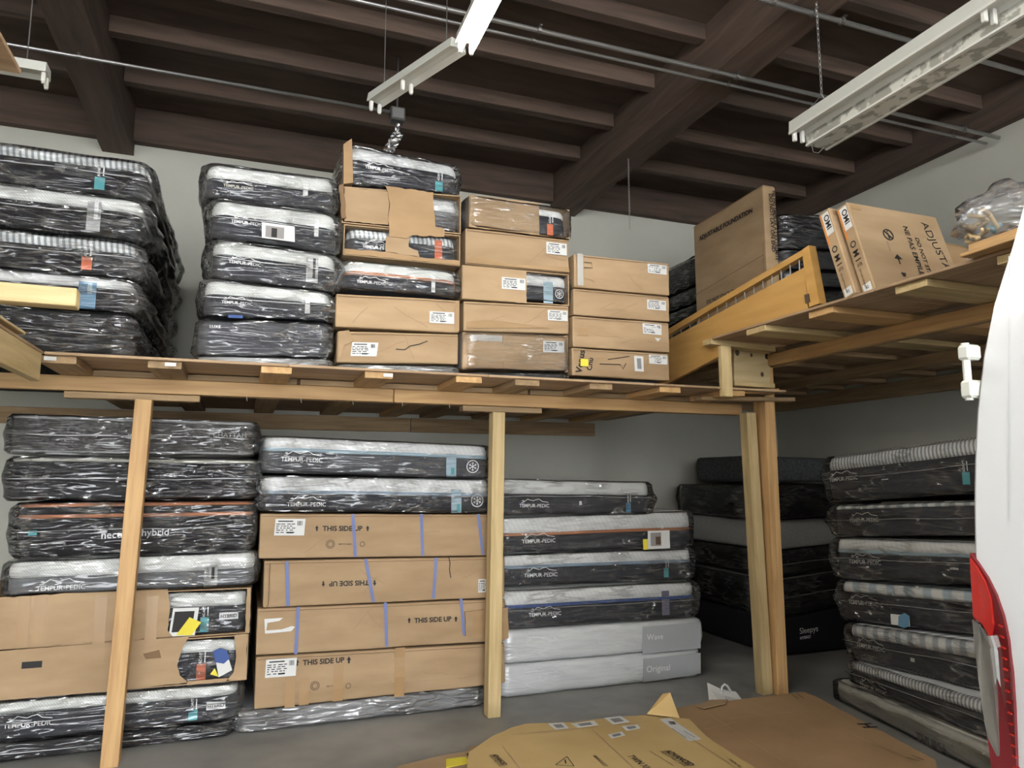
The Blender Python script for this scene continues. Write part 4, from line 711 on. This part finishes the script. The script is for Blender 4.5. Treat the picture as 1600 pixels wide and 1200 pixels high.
# loose boards and bag of pegs at the loft edge
for k, (a, b_, w, t, z, lab) in enumerate((((1503, 395), (1640, 348), .14, .018, RDECK + .010, 'thin lower board lying on the right loft edge near the van'), ((1514, 384), (1640, 340), .12, .040, RDECK + .040, 'thick upper board lying on the right loft edge near the van'))):
    p0, p1 = at_z(*a, z), at_z(*b_, z); o_ = Vector((.10, .03, 0)); tag(plank('timber_board', None, p0 + o_, p1 + o_, w, t, 'fir'), lab, 'board')
bc = at_x(1556, 345, 3.22); bc.z = RDECK + .19
pb = thing('plastic_bag', 'clear crumpled plastic bag of wooden pegs on the right loft boards', 'bag', (bc.x, bc.y, RDECK + .062))
v = []; f = []; nu, nv = 20, 12
for i in range(nv + 1):
    th = math.pi * i / nv
    for j in range(nu):
        ph = 2 * math.pi * j / nu; d = Vector((math.sin(th) * math.cos(ph), math.sin(th) * math.sin(ph), math.cos(th))); r = 1 + .35 * noise.noise(d * 2.2)
        v.append((d.x * .15 * r, d.y * .20 * r - .03, .13 + d.z * .125 * r))
for i in range(nv):
    for j in range(nu): f.append((i * nu + j, (i + 1) * nu + j, (i + 1) * nu + (j + 1) % nu, i * nu + (j + 1) % nu))
link('bag_film', v, f, 'bag_plastic', pb, True)
rr = random.Random(4)
for k in range(15):
    c = Vector((bc.x - .06 + rr.uniform(-.05, .06), bc.y + rr.uniform(-.01, .10), RDECK + .09 + rr.uniform(0, .12))); d = Vector((rr.uniform(-1, 1), rr.uniform(-1, 1), rr.uniform(-.6, .6))).normalized() * .035
    o = MB().tube([c - d, c - d * .8, c + d * .8, c + d], .010, 7).build('peg', 'peg_blue' if k in (3, 9) else 'peg_wood', None, True)
    tag(o, 'small blue peg inside the clear bag on the right loft' if k in (3, 9) else 'small pale wooden peg inside the clear bag on the right loft', 'peg', 'blue pegs in the bag' if k in (3, 9) else 'wooden pegs in the bag')

# ================================================================== roof services
def conduit(label, pts, r, straps):
    e = thing('conduit_pipe', label, 'pipe', pts[0], 0, 'ceiling conduits'); q = [Vector(p) - e.location for p in pts]
    MB().tube(q, r, 10).build('pipe', 'galvanised', e, True)
    for x in straps: MB().tube([(x - e.location.x - .012, 0, 0), (x - e.location.x + .012, 0, 0)], r * 1.5, 10).build('coupling', 'steel_dark', e); MB().box(x - e.location.x - .01, x - e.location.x + .01, -r * 2.4, r * 2.4, r * .9, r * 1.3).build('strap', 'steel_dark', e)
ZP = 4.53
conduit('single conduit crossing the roof at upper left, ending near the fixture', [(-5.4, 5.42, ZP - .02), (.97, 5.42, ZP - .02)], .012, (-1.2, ))
conduit('upper of two parallel conduits across the middle of the roof', [(-5.4, 4.06, ZP), (6.02, 4.06, ZP)], .017, (-1.2, 1.7, 3.27, 4.6, 5.6))
conduit('lower of two parallel conduits across the middle of the roof', [(-5.4, 4.16, ZP - .01), (6.0, 4.16, ZP - .01)], .012, (-1.2, 1.7, 3.27, 5.6))
conduit('conduit crossing the roof at upper right behind the old fixture', [(-5.4, 3.29, ZP), (6.0, 3.29, ZP)], .017, (-1.2, 2.95, 3.27, 3.5))
def fixture(label, p0, p1, lit=False, sockets=(0, 1), w=.11, wire=False, tubes=True):
    p0, p1 = Vector(p0), Vector(p1); d = p1 - p0; L = d.length; e = thing('strip_light', label, 'light fixture', p0, math.atan2(d.y, d.x), 'fluorescent strip lights')
    cs = [(-w / 2, .0), (-w * .42, .055), (w * .42, .055), (w / 2, .0), (w * .15, .012), (-w * .15, .012)]
    MB().prism([(0, a, b) for a, b in cs], [(L, a, b) for a, b in cs]).build('channel', 'white_enamel', e)
    for s in sockets:
        for sd in (-1, 1):
            x = .012 + s * (L - .024); y = sd * w * .27; s_ = MB().bbox(x - .010, x + .010, y - .011, y + .011, -.050, .006, .004).build('lamp_socket', 'socket_white', e)
            MB().tube([(x, y, -.045), (x, y, -.056)], .009, 8).build('socket_tip', 'socket_white', s_)
    if tubes:
        for sd in (-1, 1): MB().tube([(.024, sd * w * .27, -.028), (L - .024, sd * w * .27, -.028)], .016, 10).build('tube', 'tube_lit' if lit else 'tube_off', e, True)
    for x in (.1, L - .1): MB().tube([(x, 0, .05), (x, 0, 5.0 - p0.z)], .003, 5).build('hanger_wire', 'galvanised', e)
    return e
a = at_z(727, 70, 3.80); fixture('lit double-tube strip light glowing at the top of the picture', (a.x, a.y, 3.80), (a.x - .02, a.y - 2.44, 3.80), True)
for x, y, lab in ((.9, -.6, 'second lit strip light of the middle row, added unseen behind the camera'), (.9, -3.6, 'last lit strip light of the middle row, added out of view'), (-3.4, 1.6, 'lit strip light added out of view at the left of the hall'), (-3.4, -1.4, 'middle lit strip light of the left row, added out of view'), (-3.4, -4.4, 'last lit strip light of the left row, added out of view'), (4.6, -1.6, 'lit strip light added out of view above the van'), (4.6, -4.6, 'last lit strip light of the right row, added out of view')): fixture(lab, (x, y, 3.80), (x, y - 2.44, 3.80), True)  # unseen strip lights added for more frontal light and wrap highlights
p, q = at_z(585, 163, 3.86), at_z(716, 78, 3.86); e = fixture('unlit white strip light running crooked beside the glowing one', p, q, False, (0, .42), tubes=False)
lt = at_y(75, 120, 4.15); fixture('end of an unlit strip light at upper left', (lt.x, 4.15, lt.z), (lt.x - 1.22, 4.15, lt.z), False, (0, 1), tubes=False)
# old fixture at right with peeling paint
fz = 3.72; a = at_z(1258, 219, fz); L = 2.44
of = thing('strip_light', 'old unlit white reflector light with peeling paint hanging at upper right', 'light fixture', a, R(-90) - R(1.0), 'fluorescent strip lights')
# local x runs towards the camera, local y to the right (+X)
def ext(name, cs, mat, x0=0.0, x1=L): MB().prism([(x0, p, q) for p, q in cs], [(x1, p, q) for p, q in cs]).build(name, mat, of)
ext('reflector', [(-.125, .02), (-.12, .10), (.0, .10), (.0, .03), (-.02, .055), (-.05, .055), (-.06, .035), (-.09, .035), (-.10, .055), (-.115, .05)], 'white_enamel')
ext('ballast_cover', [(.004, -.035), (.004, .10), (.12, .10), (.175, .02), (.165, -.035)], 'peeling_enamel')
ext('rib', [(-.128, .015), (-.128, .03), (-.112, .03), (-.112, .015)], 'socket_white'); ext('rib', [(.0, -.042), (.0, -.030), (.02, -.030), (.02, -.042)], 'socket_white'); ext('rib', [(.155, -.042), (.155, -.03), (.172, -.03), (.172, -.042)], 'socket_white')
for y_ in (-.095, -.035):
    for x_ in (.015, L - .015, 1.27): s_ = MB().bbox(x_ - .012, x_ + .012, y_ - .012, y_ + .012, -.03, .05, .004).build('lamp_socket', 'socket_white', of)
for x_ in (.16, L - .16):
    MB().tube([(x_, -.12, .09), (x_, 0, .22), (x_, .11, .09)], .003, 5).build('hanger_bail', 'galvanised', of); mbc = MB()
    for k in range(27): z_ = .22 + k * .04; mbc.tube([(x_ + (.007 if k % 2 else 0) * math.cos(t_), (0 if k % 2 else .007) * math.cos(t_), z_ + .022 + .026 * math.sin(t_)) for t_ in [j * math.pi / 4 for j in range(8)]], .002, 4, True)
    mbc.build('chain', 'galvanised', of)
MB().tube([(.02, .03, -.036), (.0, .06, -.07), (.0, .10, -.07), (.02, .13, -.036)], .0025, 5).build('wire_hook', 'galvanised', of)
# hanging chain and foil duct scrap
ch = at_y(982, 267, 5.6); ce = at_y(982, 358, 5.6); mb = MB(); zc = 4.76
while zc > ce.z: mb.tube([(.006 * math.cos(k * math.pi / 4), 0, zc + .018 * math.sin(k * math.pi / 4)) for k in range(8)], .002, 4, True); zc -= .030
o = mb.build('hanging_chain', 'galvanised'); o.location = (ch.x, 5.6, 0); tag(o, 'thin chain hanging from the roof above the fifth loft stack', 'chain')
p0, p1 = at_y(606, 238, 5.42), at_y(622, 208, 5.42); v = []; f = []
top_p = Vector((1.03, 5.42, ZP - .1))
path = [p0 + (p1 - p0) * (k / 12) for k in range(13)] + [p1 + (top_p - p1) * (k / 6) for k in range(1, 7)]
for k, c in enumerate(path):
    wv = .045 if k < 13 else .02
    for s_ in range(5): v.append((c.x + (s_ / 4 - .5) * 2 * wv, c.y + random.uniform(-.014, .014), c.z + random.uniform(-.005, .005)))
for k in range(len(path) - 1):
    for s_ in range(4): f.append((k * 5 + s_, k * 5 + s_ + 1, k * 5 + s_ + 6, k * 5 + s_ + 5))
o = link('foil_strip', v, f, 'foil'); tag(o, 'crinkled silver foil strip dangling above the tallest loft stack', 'foil strip'); md = o.modifiers.new('s', 'SOLIDIFY'); md.thickness = .002
j = thing('junction_box', 'small metal junction box at the end of the left conduit', 'junction box', (1.03, 5.42, ZP - .05)); MB().bbox(-.06, .06, -.05, .05, -.05, .06, .008).build('box', 'steel_dark', j); MB().bbox(-.045, .045, -.056, -.05, -.035, .045, .001).build('cover_plate', 'galvanised', j); MB().tube([(0, 0, .06), (0, 0, .52)], .008, 6).build('stem', 'steel_dark', j)

# ================================================================== van at the right edge
YV = 1.22
sil = [(1640, 190), (1600, 300), (1575, 388), (1546, 480), (1531, 560), (1522, 640), (1518, 720), (1517, 790), (1518, 862), (1521, 930), (1527, 1010), (1538, 1100), (1552, 1200)]
prof = [at_y(x, y, YV) for x, y in sil]; prof = [(p.x, p.z) for p in prof]
xs0 = prof[7][0]; prof.append((prof[-1][0] - .01, .75)); prof.append((prof[-1][0] + .02, .42)); prof.append((prof[-1][0] + .12, .38))
prof = [(xs0 + .62, 2.66), (xs0 + .42, 2.62), (xs0 + .30, 2.52)] + [q for q in prof if q[1] < 2.46]
xm = xs0 + 1.0; full = prof + [(2 * xm - x, z) for x, z in reversed(prof)]
van = thing('cargo_van', 'white cargo van at the right edge, rear corner with red tail light', 'van', (xm, -1.2, 0))
secs = [(-4.0, .0), (-3.9, .0), (YV - .06, 0), (YV - .012, 0.0), (YV, .012)]; v = []; f = []; n = len(full)
for ys, ins in secs:
    for x, z in full: v.append((x - xm + (ins if x < xm else -ins), ys + 1.2, z - (ins if z > 2 else 0)))
for k in range(len(secs) - 1):
    for j_ in range(n): f.append((k * n + j_, k * n + (j_ + 1) % n, (k + 1) * n + (j_ + 1) % n, (k + 1) * n + j_))
f += [tuple(range(n)), tuple((len(secs) - 1) * n + j_ for j_ in range(n))[::-1]]
vb = link('van_body', v, f, 'van_paint', van, True); vb.data.set_sharp_from_angle(angle=R(28))
def van_x(z):
    for (x0, z0), (x1, z1) in zip(prof, prof[1:]):
        if z1 <= z <= z0: return x0 + (x1 - x0) * (z0 - z) / (z0 - z1)
    return xs0
def on_van(px, py, off=0.0):
    X = xs0
    for _ in range(8): p = at_x(px, py, X); X = van_x(p.z) - off
    return at_x(px, py, X)
def lens(name, pts, mat, t, parent=None, off=.0):
    q = [on_van(*p) - van.location + Vector((-off, 0, 0)) for p in pts]; return MB().prism([p + Vector((.02, 0, 0)) for p in q], [p - Vector((t, 0, 0)) for p in q]).build(name, mat, parent or van)
tl = lens('tail_light', [(1519, 864), (1530, 878), (1546, 902), (1560, 930), (1571, 962), (1579, 1000), (1585, 1050), (1589, 1110), (1592, 1200), (1600, 1330), (1570, 1330), (1553, 1198), (1540, 1100), (1529, 1010), (1523, 930)], 'lens_red', .008)
lens('reverse_lens', [(1525, 968), (1536, 975), (1547, 992), (1553, 1012), (1560, 1080), (1568, 1180), (1556, 1182), (1545, 1130), (1535, 1060)], 'lens_clear', .004, tl, .009)
lens('upper_lens', [(1521, 872), (1531, 885), (1544, 908), (1553, 935), (1556, 975), (1551, 993), (1540, 974), (1526, 962)], 'lens_bright_red', .003, tl, .009)
for k in range(14):
    y_ = 975 + k * 17; x_ = 1565 + k * 1.75; lens('lens_rib', [(x_, y_), (x_ + 6, y_ + 3), (x_ + 6, y_ + 5), (x_, y_ + 2)], 'lens_bright_red', .002, tl, .009)
q = [on_van(1573 - 3.5 * k if k < 5 else 1573 - 16, 380 + 0 * k) for k in range(1)]
pts = [on_van(1577, y_) - van.location + Vector((-.0015, 0, 0)) for y_ in range(400, 860, 46)]
v = []; 
for p in pts: v += [p + Vector((0, -.0012, 0)), p + Vector((0, .0012, 0))]
link('panel_seam', v, [(2 * k, 2 * k + 1, 2 * k + 3, 2 * k + 2) for k in range(len(pts) - 1)], 'van_seam', van)
hz = at_y(1522, 586, YV)
h2 = MB().bbox(-.018, .028, -.005, .028, .038, .075, .006).build('door_hinge', 'white_enamel', van); h2.location = Vector((hz.x, YV, hz.z)) - van.location
h = MB().bbox(-.018, .028, -.005, .028, -.055, -.012, .006).build('door_hinge', 'white_enamel', van); h.location = Vector((hz.x, YV, hz.z)) - van.location
MB().tube([(-.004, .014, -.06), (-.004, .014, .08)], .009, 8).build('hinge_pin', 'socket_white', h)
for sx in (-1, 1):
    for yw in (-.3, -3.2):
        t = MB().tube([(sx * .72, yw + 1.2, .34), (sx * .94, yw + 1.2, .34)], .34, 24).build('wheel', 'rubber', van); MB().tube([(sx * .70, yw + 1.2, .34), (sx * .95, yw + 1.2, .34)], .20, 16).build('wheel_rim', 'galvanised', t)
MB().bbox(-.92, .92, YV + 1.2 - .02, YV + 1.2 + .12, .42, .62, .03).build('rear_bumper', 'van_trim', van)

# ================================================================== cardboard on the floor
def sheet(name, label, outline, z, t, mat, cat='cardboard', lift=None):
    pts = [at_z(*p, z) for p in outline]; c = sum(pts, Vector()) / len(pts); e = thing(name, label, cat, (c.x, c.y, 0)); q = []
    for k in range(len(pts)):
        a, b_ = pts[k], pts[(k + 1) % len(pts)]; m_ = max(1, int((b_ - a).length / .08))
        for j_ in range(m_): p = a + (b_ - a) * (j_ / m_); q.append(p - e.location + Vector((random.uniform(-.004, .004), random.uniform(-.004, .004), 0)))
    MB().prism([p - Vector((0, 0, t)) for p in q], q).build('sheet', mat, e); return e
def gline(e, name, pts, z, mat, w=.006):
    q = [at_z(*p, z + .002) for p in pts]; mb = MB()
    for a, b_ in zip(q, q[1:]):
        n_ = (b_ - a).cross(Vector((0, 0, 1))).normalized() * w / 2; mb.add(to_local(e, [a - n_, b_ - n_, b_ + n_, a + n_]), [(0, 1, 2, 3)])
    return mb.build(name, mat, e)
def gquad(e, name, pts, z, mat, t=.001, parent=None):
    q = to_local(e, [at_z(*p, z + .001) for p in pts]); return MB().prism(q, [p + Vector((0, 0, t)) for p in q]).build(name, mat, parent or e)
ZH = .085
hb = sheet('flat_carton', 'large brown carton lying flat on the floor, marked H', [(1030, 1300), (1000, 1118), (1085, 1101), (1180, 1090), (1256, 1081), (1272, 1087), (1462, 1187), (1475, 1300)], ZH, .08, 'cardboard_brown', 'carton')
world_text(hb, 'H', at_z(1338, 1131, ZH), at_z(1350, 1138, ZH), (0, 0, 1), 'ink', .04)
for p in (((1236, 1084), (1248, 1092)), ((1244, 1083), (1256, 1091)), ((1416, 1183), (1437, 1189)), ((1424, 1180), (1444, 1187))): gline(hb, 'print_mark', p, ZH, 'ink', .005)
for p in (((1095, 1108), (1225, 1190)), ((1170, 1094), (1200, 1110)), ((1140, 1122), (1240, 1112)), ((1100, 1140), (1150, 1128)), ((1330, 1146), (1440, 1195))): gline(hb, 'crease', p, ZH, 'tape', .004)
ZY = .10
ys = sheet('flattened_carton', 'yellowish flattened adjustable base carton covered in print on the floor', [(715, 1300), (733, 1175), (770, 1149), (800, 1137), (822, 1131), (900, 1128), (945, 1122), (1005, 1117), (1038, 1121), (1078, 1123), (1104, 1151), (1190, 1206), (1290, 1300)], ZY, .012, 'cardboard_yellow', 'carton')
fl = [at_z(1010, 1116, ZY), at_z(1062, 1122, ZY)]; apex = at_z(1036, 1116, ZY); ap = Vector((apex.x, apex.y, ZY + .125)); ap2 = Vector((apex.x + .07, apex.y + .02, ZY + .12)); back = Vector((apex.x + .03, apex.y + .14, ZY))
q = to_local(ys, [fl[0], fl[1], ap2, ap, back]); o = MB().add(q, [(0, 1, 2, 3), (1, 4, 2), (4, 0, 3), (2, 4, 3)]).build('standing_flap', 'cardboard_yellow', ys)
for a in ([(856, 1131), (880, 1129), (889, 1138), (868, 1140)], [(892, 1131), (928, 1126), (935, 1133), (903, 1137)], [(944, 1122), (970, 1119), (984, 1128), (958, 1132)], [(971, 1135), (996, 1132), (1001, 1138), (979, 1142)], [(950, 1148), (972, 1143), (977, 1149), (955, 1154)]):
    l_ = gquad(ys, 'shipping_label', a, ZY, 'paper'); cx = sum(p[0] for p in a) / 4; cy = sum(p[1] for p in a) / 4; gquad(ys, 'label_print', [(cx + (p[0] - cx) * .55, cy + (p[1] - cy) * .55) for p in a], ZY + .002, 'ink_grey', parent=l_)
l_ = gquad(ys, 'long_label', [(1030, 1124), (1047, 1122), (1096, 1155), (1076, 1158)], ZY, 'paper')
for k in range(6): gquad(ys, 'label_print', [(1044 + k * 1.6, 1127 + k * .1), (1044.9 + k * 1.6, 1127), (1048.5 + k * 1.6, 1132), (1047.6 + k * 1.6, 1132)], ZY + .002, 'ink', parent=l_)
for p in (((1050, 1138), (1072, 1153)), ((1068, 1142), (1086, 1152))): gline(ys, 'label_print', p, ZY + .002, 'ink_grey', .006)
UPN = (0, 0, 1)
def gtext(t_, a, b_, hm=1.0, bold=.0, mat='ink', e=ys, z=ZY): world_text(e, t_, at_z(*a, z), at_z(*b_, z), UPN, mat, bold, .003, hm)
gtext('ADVANCED', (1037, 1174), (1077, 1198), 1.3, .03); gtext('ADJUSTABLE BASE', (1029, 1175), (1068, 1199), 1.1); gtext('TWIN XL', (979, 1182), (1008, 1203), 1.3, .01); gtext('TWIN XL', (1136, 1187), (1156, 1200), 1.0, .01)
gtext('ADVANCED', (768, 1180), (786, 1197), 1.3, .03); gtext('ADJUSTABLE BASE', (762, 1181), (779, 1199), 1.2)
gline(ys, 'print_mark', [(1015, 1173), (1052, 1196)], ZY, 'ink', .003)
for k in range(3): gline(ys, 'print_mark', [(930 - k * 1.5, 1180 + k * .3), (950 - k * 3, 1197)], ZY, 'ink_brown', .004)
gline(ys, 'warning_triangle', [(868, 1195), (886, 1182), (897, 1197), (868, 1195)], ZY, 'ink', .005); gline(ys, 'warning_triangle', [(883, 1187), (884, 1193)], ZY, 'ink', .008)
for p in (((925, 1139), (990, 1200)), ((785, 1166), (812, 1200)), ((800, 1148), (1010, 1128)), ((1047, 1132), (1150, 1200))): gline(ys, 'crease', p, ZY, 'tape', .006)
lf = sheet('flattened_carton', 'folded carton flap with an upturned edge at the bottom of the picture', [(560, 1300), (622, 1197), (690, 1181), (728, 1174), (735, 1166), (775, 1161), (782, 1168), (745, 1190), (760, 1300)], .05, .03, 'cardboard', 'carton')
gquad(lf, 'yellow_strap', [(697, 1187), (728, 1183), (733, 1193), (697, 1200)], .05, 'yellow', .004); gquad(lf, 'painted_gap_shade', [(729, 1178), (740, 1176), (755, 1200), (738, 1200)], .05, 'ink', .003)  # black quad paints the shade in the gap beside the flap
# paper bag by the post
pb2 = thing('paper_bag', 'flattened white paper bag with a cord handle beside the corner post', 'bag', (3.36, 4.62, 0))
q = [at_z(1105, 1075, .06), at_z(1163, 1094, .03), at_z(1130, 1106, .01), at_z(1108, 1096, .02)]; q[0].z = .10; q = to_local(pb2, q); MB().prism(q, [p - Vector((0, 0, .008)) for p in q]).build('bag_panel', 'paper', pb2)
q2 = to_local(pb2, [at_z(1125, 1078, .05), at_z(1136, 1095, .03), at_z(1160, 1096, .02), at_z(1150, 1083, .05)]); MB().prism(q2, [p + Vector((0, 0, .01)) for p in q2]).build('bag_gusset', 'paper', pb2)
b0 = at_y(1128, 1094, 4.58); hd = [at_y(x_, y_, 4.58) for x_, y_ in ((1128, 1094), (1127, 1082), (1128, 1073), (1132, 1069), (1136, 1071), (1141, 1079), (1148, 1088))]; MB().tube(to_local(pb2, hd), .008, 6).build('cord_handle', 'paper', pb2, True)
fp = sheet('cardboard_scrap', 'small torn cardboard flap lying beside the white paper bag', [(1088, 1102), (1110, 1093), (1138, 1093), (1133, 1099), (1100, 1106)], .10, .006, 'cardboard', 'cardboard')
